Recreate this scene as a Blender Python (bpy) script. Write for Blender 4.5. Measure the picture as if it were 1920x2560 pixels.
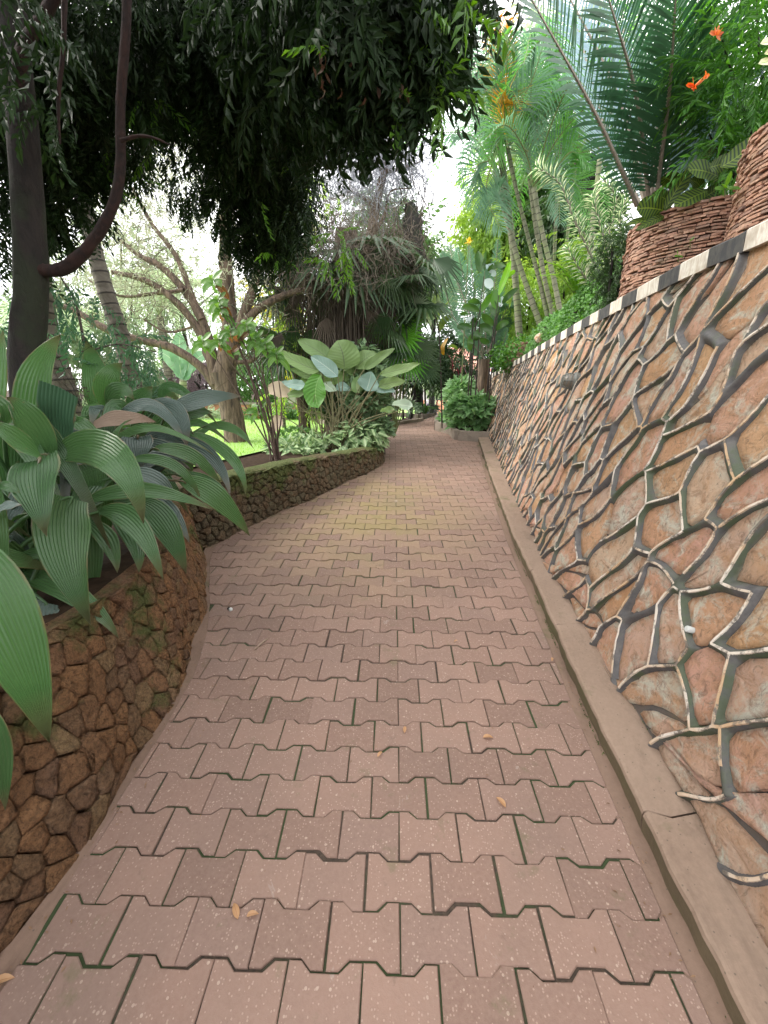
import bpy, math, random
import numpy as np
from mathutils import Vector, noise as mnoise

R = np.random.RandomState(7)
random.seed(7)
sc = bpy.context.scene
for o in list(bpy.data.objects):
    bpy.data.objects.remove(o)

# ------------------------------------------------------------------ camera
FPX = 1035.0
PITCH = math.radians(16.7)
YAW = math.radians(2.964)
SL = math.tan(math.radians(3.5))          # the path climbs away from the viewer
CAMZ = 1.503
cam_d = bpy.data.cameras.new("camera")
cam = bpy.data.objects.new("camera", cam_d)
sc.collection.objects.link(cam)
cam_d.sensor_fit = 'HORIZONTAL'
cam_d.sensor_width = 36.0
cam_d.lens = 36.0 * FPX / 1920.0
cam_d.clip_start = 0.05
cam_d.clip_end = 600
cam.location = (0, 0, CAMZ)
cam.rotation_euler = (math.pi / 2 - PITCH, 0, YAW)
sc.camera = cam

# ------------------------------------------------------------------ world
world = bpy.data.worlds.new("World")
sc.world = world
world.use_nodes = True
wn = world.node_tree.nodes
wl = world.node_tree.links
for n in list(wn):
    wn.remove(n)
wo = wn.new('ShaderNodeOutputWorld')
wbg = wn.new('ShaderNodeBackground')
sky = wn.new('ShaderNodeTexSky')
sky.sky_type = 'NISHITA'
sky.sun_disc = False
SUN_EL, SUN_AZ = math.radians(42), math.radians(-82)
sky.sun_elevation = SUN_EL
sky.sun_rotation = SUN_AZ
sky.air_density = 1.0
sky.dust_density = 2.0
cl = wn.new('ShaderNodeMixRGB')
cl.inputs[2].default_value = (12.5, 12.4, 12.5, 1)          # thin bright cloud sheet
tc = wn.new('ShaderNodeTexCoord')
nz = wn.new('ShaderNodeTexNoise')
nz.inputs['Scale'].default_value = 2.2
nz.inputs['Detail'].default_value = 5
rp = wn.new('ShaderNodeMapRange')
rp.inputs[1].default_value = 0.35
rp.inputs[2].default_value = 0.62
rp.inputs[3].default_value = 0.62
rp.inputs[4].default_value = 0.97
wl.new(tc.outputs['Generated'], nz.inputs['Vector'])
wl.new(nz.outputs['Fac'], rp.inputs[0])
wl.new(rp.outputs[0], cl.inputs[0])
wl.new(sky.outputs[0], cl.inputs[1])
wl.new(cl.outputs[0], wbg.inputs['Color'])
wbg.inputs['Strength'].default_value = 0.15
wl.new(wbg.outputs[0], wo.inputs['Surface'])

sun_d = bpy.data.lights.new("sun", 'SUN')
sun_d.energy = 3.0
sun_d.angle = math.radians(40)
sun_d.color = (1.0, 0.95, 0.87)
sun = bpy.data.objects.new("sun", sun_d)
sc.collection.objects.link(sun)
sd = Vector((math.sin(SUN_AZ) * math.cos(SUN_EL), math.cos(SUN_AZ) * math.cos(SUN_EL), math.sin(SUN_EL)))
sun.rotation_euler = sd.to_track_quat('Z', 'Y').to_euler()

sc.view_settings.view_transform = 'Standard'
sc.view_settings.look = 'None'
sc.view_settings.exposure = 1.20
sc.view_settings.gamma = 1.0
sc.view_settings.use_curve_mapping = False
sc.cycles.max_bounces = 6
sc.cycles.transparent_max_bounces = 4
sc.cycles.diffuse_bounces = 4
sc.cycles.glossy_bounces = 2
sc.cycles.transmission_bounces = 4

# ------------------------------------------------------------------ helpers
CP, SP, CY, SY = math.cos(PITCH), math.sin(PITCH), math.cos(YAW), math.sin(YAW)
FW = np.array([-SY * CP, CY * CP, -SP])
RT = np.array([CY, SY, 0.0])
UP = np.cross(RT, FW)
CAM = np.array([0, 0, CAMZ])


def at(px, py, d):
    """place of a photo pixel at forward distance d (metres along +Y)"""
    r = RT * (px - 960) / FPX + UP * (1280 - py) / FPX + FW
    return CAM + r * (d / r[1])


def nrm(v):
    v = np.asarray(v, float)
    return v / (np.linalg.norm(v, axis=-1, keepdims=True) + 1e-9)


def link(o, parent=None):
    sc.collection.objects.link(o)
    if parent is not None:
        o.parent = parent
        if parent.location.length > 1e-6 or parent.parent:
            pass
    return o


def tag(o, label=None, cat=None, group=None, kind=None):
    if label:
        o['label'] = label
    if cat:
        o['category'] = cat
    if group:
        o['group'] = group
    if kind:
        o['kind'] = kind
    return o


def thing(name, label, cat, group=None):
    o = bpy.data.objects.new(name, None)
    o.empty_display_size = 0.1
    sc.collection.objects.link(o)
    return tag(o, label, cat, group)


class MB:
    def __init__(s):
        s.V = []; s.A = []; s.F = []; s.n = 0

    def add(s, v, faces, a=None, m=0):
        v = np.asarray(v, float).reshape(-1, 3)
        if a is None:
            a = np.tile([0., 0., R.rand()], (len(v), 1))
        a = np.asarray(a, float)
        if a.ndim == 1:
            a = np.tile(a, (len(v), 1))
        s.V.append(v); s.A.append(a)
        if isinstance(faces, np.ndarray):
            s.F.append((faces + s.n, m))
        else:
            by = {}
            for f in faces:
                by.setdefault(len(f), []).append(f)
            for k, fs in by.items():
                s.F.append((np.array(fs, int) + s.n, m))
        s.n += len(v)

    def build(s, name, mats, parent=None, smooth=False):
        me = bpy.data.meshes.new(name)
        if s.n:
            V = np.concatenate(s.V); A = np.concatenate(s.A)
            me.vertices.add(len(V))
            me.vertices.foreach_set("co", V.ravel())
            loops = np.concatenate([f.ravel() for f, m in s.F])
            tot = np.concatenate([np.full(len(f), f.shape[1]) for f, m in s.F])
            mi = np.concatenate([np.full(len(f), m) for f, m in s.F])
            st = np.concatenate([[0], np.cumsum(tot)[:-1]])
            me.loops.add(len(loops))
            me.loops.foreach_set("vertex_index", loops.astype(np.int32))
            me.polygons.add(len(tot))
            me.polygons.foreach_set("loop_start", st.astype(np.int32))
            me.update(calc_edges=True)
            me.polygons.foreach_set("material_index", mi.astype(np.int32))
            me.polygons.foreach_set("use_smooth", np.full(len(tot), smooth))
            at_ = me.attributes.new("lf", 'FLOAT_VECTOR', 'POINT')
            at_.data.foreach_set("vector", A.ravel())
        for m in (mats if isinstance(mats, (list, tuple)) else [mats]):
            me.materials.append(m)
        me.update()
        o = bpy.data.objects.new(name, me)
        return link(o, parent)


def smooth_pts(P, k=4):
    P = np.asarray(P, float)
    if len(P) < 3:
        return np.array([P[0] + (P[-1] - P[0]) * t for t in np.linspace(0, 1, k + 1)])
    Q = np.vstack([2 * P[0] - P[1], P, 2 * P[-1] - P[-2]])
    out = []
    for i in range(1, len(Q) - 2):
        p0, p1, p2, p3 = Q[i - 1], Q[i], Q[i + 1], Q[i + 2]
        for j in range(k):
            t = j / k
            out.append(.5 * (2 * p1 + (p2 - p0) * t + (2 * p0 - 5 * p1 + 4 * p2 - p3) * t * t + (-p0 + 3 * p1 - 3 * p2 + p3) * t ** 3))
    out.append(P[-1])
    return np.array(out)


def tube(mb, pts, radii, ns=8, m=0, k=4, rough=0.0, ring=None, cap=True, rnd=None):
    P = smooth_pts(pts, k)
    r = np.interp(np.linspace(0, 1, len(P)), np.linspace(0, 1, len(radii)), radii)
    T = nrm(np.gradient(P, axis=0))
    ref = np.array([0, 0, 1.]) if abs(T[0][2]) < .9 else np.array([1., 0, 0])
    sides = []
    s = nrm(np.cross(T[0], ref))
    for t in T:
        s = nrm(s - t * np.dot(s, t)); sides.append(s)
    S = np.array(sides); N = np.cross(T, S)
    L = np.concatenate([[0], np.cumsum(np.linalg.norm(np.diff(P, axis=0), axis=1))])
    if ring:
        r = r * (1 + .09 * (np.mod(L, ring) < ring * .18))
    a = np.linspace(0, 2 * np.pi, ns, endpoint=False)
    rr = r[:, None] * (1 + rough * R.randn(len(P), ns))
    V = P[:, None] + rr[..., None] * (np.cos(a)[None, :, None] * S[:, None] + np.sin(a)[None, :, None] * N[:, None])
    n = len(P)
    i = np.arange(n - 1)[:, None]; j = np.arange(ns)[None]
    F = np.stack([i * ns + j, i * ns + (j + 1) % ns, (i + 1) * ns + (j + 1) % ns, (i + 1) * ns + j], -1).reshape(-1, 4)
    rz = R.rand() if rnd is None else rnd
    A = np.stack([np.broadcast_to(a[None] / 6.2832, (n, ns)), np.broadcast_to(L[:, None], (n, ns)), np.full((n, ns), rz)], -1).reshape(-1, 3)
    mb.add(V.reshape(-1, 3), F, A, m)
    if cap:
        mb.add(np.vstack([V[-1], P[-1]]), [(q, (q + 1) % ns, ns) for q in range(ns)], [0, L[-1], rz], m)


def profile(t, kind):
    if kind == 'lance':
        return np.clip(np.sin(np.pi * np.clip(t, 0, 1) ** .85), 0, 1) ** .85 * (1 - .25 * t) * 1.12
    if kind == 'hang':
        return np.where(t < .3, .8 + .2 * np.sin(t / .3 * np.pi / 2), np.clip(1 - ((t - .3) / .7) ** 1.45, 0, 1))
    if kind == 'trunc':
        return .45 + .55 * np.sin(np.clip(t, 0, 1) * np.pi * .55)
    if kind == 'oval':
        return np.clip(1 - (2 * t - 1) ** 2, 0, 1) ** .55
    if kind == 'paddle':
        return np.where(t < .3, np.sin(t / .3 * np.pi / 2) ** .8, np.clip(1 - ((t - .3) / .7) ** 2.4, 0, 1) ** .8)
    if kind == 'heart':
        return np.where(t < .25, .6 + .4 * t / .25, np.clip(1 - ((t - .25) / .75) ** 1.5, 0, 1))
    return np.sin(np.pi * t)


def blade(mb, A, C, B, width, hint, nl=9, nw=4, kind='lance', pleat=0., cup=.15, rnd=None, m=0, wav=0.):
    A, C, B = map(lambda q: np.asarray(q, float), (A, C, B))
    K = 2 * C - .5 * (A + B)
    t = np.linspace(0, 1, nl + 1)[:, None]
    P = (1 - t) ** 2 * A + 2 * t * (1 - t) * K + t * t * B
    T = nrm(np.gradient(P, axis=0))
    H = nrm(hint)
    S = nrm(np.cross(T, H)); N = np.cross(S, T)
    w = width / 2 * profile(t[:, 0], kind)
    s = np.linspace(-1, 1, nw + 1)
    z = cup * (np.abs(s) ** 1.3)[None] * w[:, None]
    if pleat:
        z = z + (np.arange(nw + 1) % 2 - .5)[None] * pleat * (w[:, None] / (width / 2) * .6 + .4)
    if wav:
        z = z + wav * np.sin(t * 14 + R.rand() * 6) * (np.abs(s) ** 2)[None] * np.sign(s)[None] ** 0
    V = P[:, None] + S[:, None] * (s[None] * w[:, None])[..., None] + N[:, None] * z[..., None]
    n1, n2 = nl + 1, nw + 1
    i = np.arange(nl)[:, None]; j = np.arange(nw)[None]
    F = np.stack([i * n2 + j, i * n2 + j + 1, (i + 1) * n2 + j + 1, (i + 1) * n2 + j], -1).reshape(-1, 4)
    rz = R.rand() if rnd is None else rnd
    At = np.stack([np.broadcast_to(s[None], (n1, n2)), np.broadcast_to(t, (n1, n2)), np.full((n1, n2), rz)], -1).reshape(-1, 3)
    mb.add(V.reshape(-1, 3), F, At, m)


def frames(D, U):
    """matrices with columns side, direction D, normal (towards U)"""
    D = nrm(D); S = nrm(np.cross(D, U)); N = np.cross(S, D)
    return np.stack([S, D, N], -1)


def inst(mb, tv, tf, ta, M, pos, sc_, m=0, rnd=None):
    n = len(tv); k = len(pos)
    if k == 0:
        return
    V = np.einsum('mij,nj->mni', M, tv) * np.asarray(sc_).reshape(-1, 1, 1) + pos[:, None]
    F = (tf[None] + (np.arange(k) * n)[:, None, None]).reshape(-1, tf.shape[1])
    rnd = R.rand(k) if rnd is None else rnd
    A = np.tile(ta[None], (k, 1, 1)); A[..., 2] = np.mod(A[..., 2] * .5 + rnd[:, None], 1)
    mb.add(V.reshape(-1, 3), F, A.reshape(-1, 3), m)


def leaf_t(w=.3, fold=.1, curl=-.15, wide=.45):
    v = np.array([[0, 0, 0], [-w / 2, wide, fold], [0, wide * 1.05, curl * .25], [w / 2, wide, fold], [0, 1, curl]])
    f = np.array([[0, 2, 1], [0, 3, 2], [1, 2, 4], [2, 3, 4]])
    a = np.array([[0, 0, 0], [-1, .5, 0], [0, .5, 0], [1, .5, 0], [0, 1, 0.]])
    return v, f, a


def twig_t(nleaf=12, L=1.0, ls=.28, w=.32, spread=55, droop=.35, curl=-.2, stem=True, seed=1):
    q = np.random.RandomState(seed)
    lv, lf_, la = leaf_t(w, .06, curl)
    V, F, A = [], [], []; n = 0
    for i in range(nleaf):
        t = (i + .6) / nleaf
        p = np.array([0, t * L, -droop * t * t * L])
        ang = math.radians(spread * q.uniform(.6, 1.2)) * (1 if i % 2 else -1)
        if i == nleaf - 1:
            ang *= .1
        d = np.array([math.sin(ang), math.cos(ang), -droop * 1.3 * t - q.uniform(0, .9)])
        M = frames(d, np.array([q.uniform(-.4, .4), q.uniform(-.4, .4), 1.]))
        s = ls * q.uniform(.7, 1.2)
        V.append(lv @ M.T * s + p); F.append(lf_ + n); a = la.copy(); a[:, 2] = q.rand(); A.append(a); n += len(lv)
    if stem:
        pts = np.array([[0, t * L, -droop * t * t * L] for t in (0, .5, 1)])
        for k in range(2):
            v = np.array([pts[k] + [-.008, 0, 0], pts[k] + [.008, 0, 0], pts[k + 1]])
            V.append(v); F.append(np.array([[0, 1, 2]]) + n); A.append(np.tile([0, 0, .05], (3, 1))); n += 3
    return np.concatenate(V), np.concatenate(F), np.concatenate(A)


def cloud_pts(c, rad, n, shell=.45, clump=22, cs=.22):
    """points in an ellipsoid, gathered in clumps, denser to the outside"""
    c = np.asarray(c, float); rad = np.asarray(rad, float) * np.ones(3)
    k = max(3, n // clump)
    d = nrm(R.randn(k, 3)); r = (shell + (1 - shell) * R.rand(k)) ** .6
    cen = d * r[:, None]
    idx = R.randint(0, k, n)
    p = cen[idx] + R.randn(n, 3) * cs
    return c + p * rad, nrm(p * np.array([1, 1, 1]) + .01)


def crown(mb, c, rad, n, size, tmpl, m=0, droop=.5, shell=.45, clump=22, cs=.22, var=.3, cut=None):
    P, out = cloud_pts(c, rad, n, shell, clump, cs)
    if cut is not None:
        k = cut(P); P = P[k]; out = out[k]
    D = out * .6 + R.randn(len(P), 3) * .5; D[:, 2] -= droop
    U = np.array([0, 0, 1.]) + R.randn(len(P), 3) * .35
    inst(mb, *tmpl, frames(D, U), P, size * (1 + var * R.randn(len(P)).clip(-2, 2)), m)


def wisps(mb, start, dirs, length, width, seg=7, grav=.25, jit=.25, m=0):
    n = len(start); P = [start]; d = nrm(dirs); step = (length / seg)[:, None] if np.ndim(length) else length / seg
    D = [d]
    for _ in range(seg):
        d = nrm(d + R.randn(n, 3) * jit + np.array([0, 0, -grav])); P.append(P[-1] + d * step); D.append(d)
    P = np.stack(P, 1); D = np.stack(D, 1)
    side = nrm(np.cross(D, R.randn(n, 1, 3)))
    w = width * np.linspace(1, .35, seg + 1)[None, :, None]
    V = np.stack([P - side * w, P + side * w], 2)
    i = np.arange(seg)
    f = np.stack([2 * i, 2 * i + 1, 2 * i + 3, 2 * i + 2], -1)
    F = (f[None] + (np.arange(n) * 2 * (seg + 1))[:, None, None]).reshape(-1, 4)
    A = np.zeros((n, (seg + 1) * 2, 3)); A[..., 2] = R.rand(n)[:, None]; A[..., 1] = .5
    mb.add(V.reshape(-1, 3), F, A.reshape(-1, 3), m)
    return P


def frond(mb, pts, n=34, ll=.35, lw=.022, ang=58, droop=.3, up=(0, 0, 1), m=0, mr=1, rr=.012, keel=.25, prof=None, start=.12, tw=0., seg=2):
    P = smooth_pts(pts, 8)
    t0 = np.linspace(0, 1, len(P))
    tt = np.linspace(start, .985, n)
    Q = np.stack([np.interp(tt, t0, P[:, k]) for k in range(3)], -1)
    T = nrm(np.gradient(Q, axis=0))
    upv = nrm(np.asarray(up, float))
    S = nrm(np.cross(T, upv)); N = np.cross(S, T)
    rnd = R.rand()
    tube(mb, pts, [rr, rr * .75, rr * .25], 5, mr, 5, rnd=rnd)
    pr = prof(tt) if prof else np.clip(np.sin(np.pi * (tt * .93 + .05)), .1, 1) ** .6
    for sgn in (-1, 1):
        a = math.radians(ang) * (1 - .35 * tt)[:, None]
        jj = 1 + .06 * R.randn(n)[:, None]
        d = T * np.cos(a) + S * sgn * np.sin(a) + N * keel
        d = nrm(d + R.randn(n, 3) * .05)
        L = (ll * pr)[:, None] * jj
        w = lw / 2 * nrm(np.cross(d, N + .6 * S * sgn * tw))
        m1 = Q + d * L * .5
        d2 = nrm(d + np.array([0, 0, -droop]))
        e = m1 + d2 * L * .5
        V = np.stack([Q - w * .5, Q + w * .5, m1 - w, m1 + w, e], 1)
        k = np.arange(n)[:, None] * 5
        A = np.zeros((n, 5, 3)); A[..., 2] = np.mod(rnd + .15 * R.rand(n)[:, None], 1); A[:, :, 0] = .5; A[:, 2:4, 1] = .5; A[:, 4, 1] = 1
        mb.add(V.reshape(-1, 3), (np.array([[0, 1, 3, 2]]) + k), A.reshape(-1, 3), m)
        mb.add(V.reshape(-1, 3), (np.array([[2, 3, 4]]) + k), A.reshape(-1, 3), m)


def fan(mb, c, axis, normal, r, nseg=22, spread=250, split=.55, droop=.15, m=0, rnd=None):
    c = np.asarray(c, float); ax = nrm(axis); N = nrm(np.asarray(normal) - ax * np.dot(normal, ax)); S = np.cross(ax, N)
    rnd = R.rand() if rnd is None else rnd
    V = [c]; A = [[0, 0, rnd]]; F = []
    hs = math.radians(spread) / 2
    for i in range(nseg):
        a0 = -hs + 2 * hs * i / nseg; a1 = -hs + 2 * hs * (i + 1) / nseg; am = (a0 + a1) / 2
        rr = r * (1 - .25 * abs(am / hs) ** 2) * R.uniform(.92, 1.05)
        f = lambda a, q, z: c + (ax * math.cos(a) + S * math.sin(a)) * q + N * z
        b = len(V)
        V += [f(a0, rr * split, 0), f(am, rr * split, rr * .035), f(a1, rr * split, 0),
              f(am, rr * .99, 0) + np.array([0, 0, -droop * rr * R.uniform(.5, 1.4)])]
        A += [[-1, .5, rnd], [0, .5, rnd], [1, .5, rnd], [0, 1, rnd]]
        F += [(0, b, b + 1), (0, b + 1, b + 2), (b, b + 3, b + 1), (b + 1, b + 3, b + 2)]
    mb.add(V, F, A, m)


def box(mb, lo, hi, a=None, m=0):
    x0, y0, z0 = lo; x1, y1, z1 = hi
    v = [(x0, y0, z0), (x1, y0, z0), (x1, y1, z0), (x0, y1, z0), (x0, y0, z1), (x1, y0, z1), (x1, y1, z1), (x0, y1, z1)]
    mb.add(v, [(0, 3, 2, 1), (4, 5, 6, 7), (0, 1, 5, 4), (1, 2, 6, 5), (2, 3, 7, 6), (3, 0, 4, 7)], a, m)


# ------------------------------------------------------------------ materials
class NT:
    def __init__(s, name):
        s.m = bpy.data.materials.new(name); s.m.use_nodes = True
        s.t = s.m.node_tree; s.n = s.t.nodes; s.l = s.t.links
        s.b = s.n['Principled BSDF']; s.out = s.n['Material Output']

    def new(s, ty, **kw):
        n = s.n.new(ty)
        for k, v in kw.items():
            setattr(n, k, v)
        return n

    def setv(s, sock, v):
        if hasattr(v, 'is_output') or isinstance(v, bpy.types.NodeSocket):
            s.l.new(v, sock)
        else:
            if isinstance(v, (tuple, list)) and len(v) == 3 and sock.type == 'RGBA':
                v = (*v, 1)
            sock.default_value = v

    def coords(s, kind='Object', scale=None):
        tc = s.new('ShaderNodeTexCoord')
        if scale is None:
            return tc.outputs[kind]
        mp = s.new('ShaderNodeMapping'); mp.inputs['Scale'].default_value = scale
        s.l.new(tc.outputs[kind], mp.inputs[0])
        return mp.outputs[0]

    def pos(s, scale=None):
        g = s.new('ShaderNodeNewGeometry')
        if scale is None:
            return g.outputs['Position']
        mp = s.new('ShaderNodeMapping'); mp.inputs['Scale'].default_value = scale
        s.l.new(g.outputs['Position'], mp.inputs[0])
        return mp.outputs[0]

    def noise(s, vec, scale, detail=4, rough=.6, dist=0.):
        n = s.new('ShaderNodeTexNoise')
        n.inputs['Scale'].default_value = scale; n.inputs['Detail'].default_value = detail
        n.inputs['Roughness'].default_value = rough; n.inputs['Distortion'].default_value = dist
        s.setv(n.inputs['Vector'], vec)
        return n.outputs['Fac']

    def voro(s, vec, scale, feature='F1', out='Distance', rnd=1.):
        n = s.new('ShaderNodeTexVoronoi'); n.feature = feature
        n.inputs['Scale'].default_value = scale; n.inputs['Randomness'].default_value = rnd
        s.setv(n.inputs['Vector'], vec)
        return n.outputs[out]

    def ramp(s, fac, stops):
        n = s.new('ShaderNodeValToRGB'); e = n.color_ramp.elements
        while len(e) < len(stops):
            e.new(.5)
        for q, (p, c) in zip(e, stops):
            q.position = p; q.color = (*c, 1) if isinstance(c, (tuple, list)) else (c, c, c, 1)
        s.setv(n.inputs[0], fac)
        return n.outputs[0]

    def mix(s, fac, a, b, mode='MIX'):
        n = s.new('ShaderNodeMixRGB'); n.blend_type = mode
        s.setv(n.inputs[0], fac); s.setv(n.inputs[1], a); s.setv(n.inputs[2], b)
        return n.outputs[0]

    def math(s, op, a, b=0., c=None, clamp=False):
        n = s.new('ShaderNodeMath', operation=op); n.use_clamp = clamp
        s.setv(n.inputs[0], a); s.setv(n.inputs[1], b)
        if c is not None:
            s.setv(n.inputs[2], c)
        return n.outputs[0]

    def mr(s, v, a, b, c=0., d=1.):
        n = s.new('ShaderNodeMapRange'); s.setv(n.inputs[0], v)
        for i, q in enumerate((a, b, c, d)):
            n.inputs[i + 1].default_value = q
        return n.outputs[0]

    def attr(s):
        n = s.new('ShaderNodeAttribute', attribute_name='lf'); x = s.new('ShaderNodeSeparateXYZ')
        s.l.new(n.outputs['Vector'], x.inputs[0])
        return x.outputs

    def obj_rnd(s):
        return s.new('ShaderNodeObjectInfo').outputs['Random']

    def bump(s, h, strength=.5, dist=.01, prev=None):
        n = s.new('ShaderNodeBump'); n.inputs['Strength'].default_value = strength; n.inputs['Distance'].default_value = dist
        s.setv(n.inputs['Height'], h)
        if prev is not None:
            s.l.new(prev, n.inputs['Normal'])
        return n.outputs[0]

    def done(s, col, rough=.8, normal=None, spec=None):
        s.setv(s.b.inputs['Base Color'], col); s.setv(s.b.inputs['Roughness'], rough)
        if normal is not None:
            s.l.new(normal, s.b.inputs['Normal'])
        if spec is not None:
            s.b.inputs['Specular IOR Level'].default_value = spec
        return s.m


def leaf_mat(name, c1, c2, rib=None, rough=.42, trans=.3, vein=0., ribw=.07, spec=.5, stripes=None, tip=None, under=None):
    s = NT(name); a = s.attr()
    n = s.noise(s.pos(), 6, 2)
    f = s.math('ADD', s.math('MULTIPLY', a[2], .75), s.math('MULTIPLY', n, .35), clamp=True)
    col = s.mix(f, c1, c2)
    if stripes:
        w = s.math('SINE', s.math('ADD', s.math('MULTIPLY', a[1], stripes[1]), s.math('MULTIPLY', s.math('ABSOLUTE', a[0]), -stripes[2])))
        col = s.mix(s.mr(w, -.25, .55), col, stripes[0])
    if rib:
        col = s.mix(s.math('LESS_THAN', s.math('ABSOLUTE', a[0]), ribw), col, rib)
    if tip:
        col = s.mix(s.mr(a[1], .8, 1.05), col, tip)
    if name.startswith('pleated'):
        sp = s.noise(s.pos(), 38, 5, .7)
        col = s.mix(s.mr(sp, .66, .72, 0, .7), col, (.12, .09, .045))
        edge = s.math('MULTIPLY', s.mr(s.math('ABSOLUTE', a[0]), .90, 1.0), s.mr(s.noise(s.pos(), 9, 3), .45, .6))
        col = s.mix(edge, col, (.17, .12, .06))
        pl = s.math('SINE', s.math('MULTIPLY', a[0], 70.))
        col = s.mix(s.mr(pl, .5, 1, 0, .25), col, tuple(min(1, q * 1.7) for q in c2))
    if under:
        g = s.new('ShaderNodeNewGeometry')
        col = s.mix(g.outputs['Backfacing'], col, under)
    nor = None
    if vein:
        w = s.math('SINE', s.math('ADD', s.math('MULTIPLY', a[1], 60.), s.math('MULTIPLY', s.math('ABSOLUTE', a[0]), -14.)))
        nor = s.bump(w, vein, .004)
    m = s.done(col, rough, nor, spec)
    if trans:
        tr = s.new('ShaderNodeBsdfTranslucent')
        hs = s.new('ShaderNodeHueSaturation'); hs.inputs['Saturation'].default_value = 1.15; hs.inputs['Value'].default_value = 1.7
        hs.inputs['Hue'].default_value = .485
        s.l.new(col, hs.inputs['Color']); s.l.new(hs.outputs[0], tr.inputs['Color'])
        mx = s.new('ShaderNodeMixShader'); mx.inputs[0].default_value = trans
        s.l.new(s.b.outputs[0], mx.inputs[1]); s.l.new(tr.outputs[0], mx.inputs[2]); s.l.new(mx.outputs[0], s.out.inputs['Surface'])
    return m


def bark_mat(name, c1, c2, scale=14, stretch=.25, moss=None, bump=.7, ring=None):
    s = NT(name); a = s.attr()
    v = s.pos((1, 1, stretch))
    n1 = s.noise(v, scale, 6, .7, .6); n2 = s.noise(s.pos(), 4, 3)
    col = s.mix(s.mr(n1, .35, .65), c1, c2)
    if moss:
        col = s.mix(s.mr(n2, .5, .62, 0, .8), col, moss)
    if ring:
        fr = s.math('FRACT', s.math('DIVIDE', a[1], ring[0]))
        col = s.mix(s.math('LESS_THAN', fr, .16), col, ring[1])
    return s.done(col, .9, s.bump(n1, bump, .02))


def mat_paver():
    s = NT('paver_concrete'); a = s.attr(); P = s.pos()
    rnd = s.math('FRACT', s.math('ADD', s.obj_rnd(), a[2]))
    n1 = s.noise(P, 3.2, 5, .65); n2 = s.noise(P, 90, 3, .7)
    col = s.ramp(rnd, [(0, (0.175, 0.109, 0.084)), (.35, (0.231, 0.144, 0.111)), (.7, (0.279, 0.178, 0.137)), (1, (0.207, 0.135, 0.109))])
    col = s.mix(s.mr(n1, .3, .72, 0, .55), col, (0.178, 0.120, 0.094))
    col = s.mix(s.mr(n2, .35, .75, 0, .45), col, (0.290, 0.202, 0.161))
    # pale grit showing in the worn face
    v = s.voro(P, 130); vc = s.voro(P, 130, out='Color')
    x = s.new('ShaderNodeSeparateXYZ'); s.l.new(vc, x.inputs[0])
    sp = s.math('MULTIPLY', s.math('LESS_THAN', v, .33), s.math('GREATER_THAN', x.outputs[0], .70))
    col = s.mix(s.math('MULTIPLY', sp, .45), col, (0.436, 0.325, 0.258))
    v2 = s.voro(P, 60); vc2 = s.voro(P, 60, out='Color')
    x2 = s.new('ShaderNodeSeparateXYZ'); s.l.new(vc2, x2.inputs[0])
    sp2 = s.math('MULTIPLY', s.math('LESS_THAN', v2, .24), s.math('GREATER_THAN', x2.outputs[1], .88))
    col = s.mix(s.math('MULTIPLY', sp2, .55), col, (0.462, 0.364, 0.290))
    # ochre algae film under the drip line of the tree, in patches
    xy = s.new('ShaderNodeSeparateXYZ'); s.l.new(P, xy.inputs[0])
    dx = s.math('MULTIPLY', s.math('ADD', xy.outputs[0], .35), .95); dy = s.math('MULTIPLY', s.math('SUBTRACT', xy.outputs[1], 4.2), .62)
    d = s.math('SQRT', s.math('ADD', s.math('MULTIPLY', dx, dx), s.math('MULTIPLY', dy, dy)))
    f = s.math('MULTIPLY', s.mr(d, .25, 1.25, 1, 0), s.mr(s.math('ADD', s.noise(P, 2.6, 5, .7), s.math('MULTIPLY', rnd, .55)), .50, .95))
    col = s.mix(s.math('MULTIPLY', f, .75, clamp=True), col, (0.217, 0.176, 0.071))
    nn = s.noise(P, 1.1, 4, .6)
    col = s.mix(s.mr(nn, .52, .7, 0, .35), col, (0.145, 0.107, 0.088))
    st = s.noise(P, 4.3, 6, .75, .5)
    col = s.mix(s.mr(st, .66, .70, 0, .45), col, (0.349, 0.306, 0.266))
    col = s.mix(s.mr(s.noise(P, 7.1, 6, .8, .3), .62, .70, 0, .45), col, (0.107, 0.072, 0.053))
    gm = s.noise(P, 5.2, 6, .8)
    col = s.mix(s.mr(gm, .60, .68, 0, .35), col, (0.097, 0.105, 0.042))
    h = s.math('ADD', n2, s.math('MULTIPLY', sp, .35))
    return s.done(col, .82, s.bump(h, .55, .003), .3)


def mat_joint():
    s = NT('joint_sand_moss'); P = s.pos()
    n = s.noise(P, 2.3, 5, .7); n2 = s.noise(P, 60, 3)
    col = s.mix(s.mr(n2, .3, .7), (.028, .021, .015), (.075, .052, .036))
    col = s.mix(s.mr(n, .44, .54, 0, .9), col, (.028, .048, .014))
    return s.done(col, .95, s.bump(n2, .8, .006))


def mat_concrete(name, c1, c2, moss=0., speck=True):
    s = NT(name); P = s.pos()
    n1 = s.noise(P, 2.2, 6, .65); n2 = s.noise(P, 70, 4, .7)
    col = s.mix(s.mr(n1, .3, .7), c1, c2)
    col = s.mix(s.mr(n2, .4, .8, 0, .35), col, tuple(q * 1.35 for q in c2))
    v = s.voro(P, 45)
    col = s.mix(s.mr(s.noise(s.pos((1, .35, 1)), 7, 6, .75, .4), .52, .66, 0, .4), col, tuple(q * .55 for q in c1))
    if speck:
        col = s.mix(s.math('MULTIPLY', s.math('LESS_THAN', v, .12), .7), col, (.10, .08, .06))
    if moss:
        col = s.mix(s.mr(s.noise(P, 3.1, 5, .7), .62 - moss * .2, .72, 0, .8), col, (.075, .085, .03))
    return s.done(col, .85, s.bump(n2, .5, .003), .3)


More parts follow.
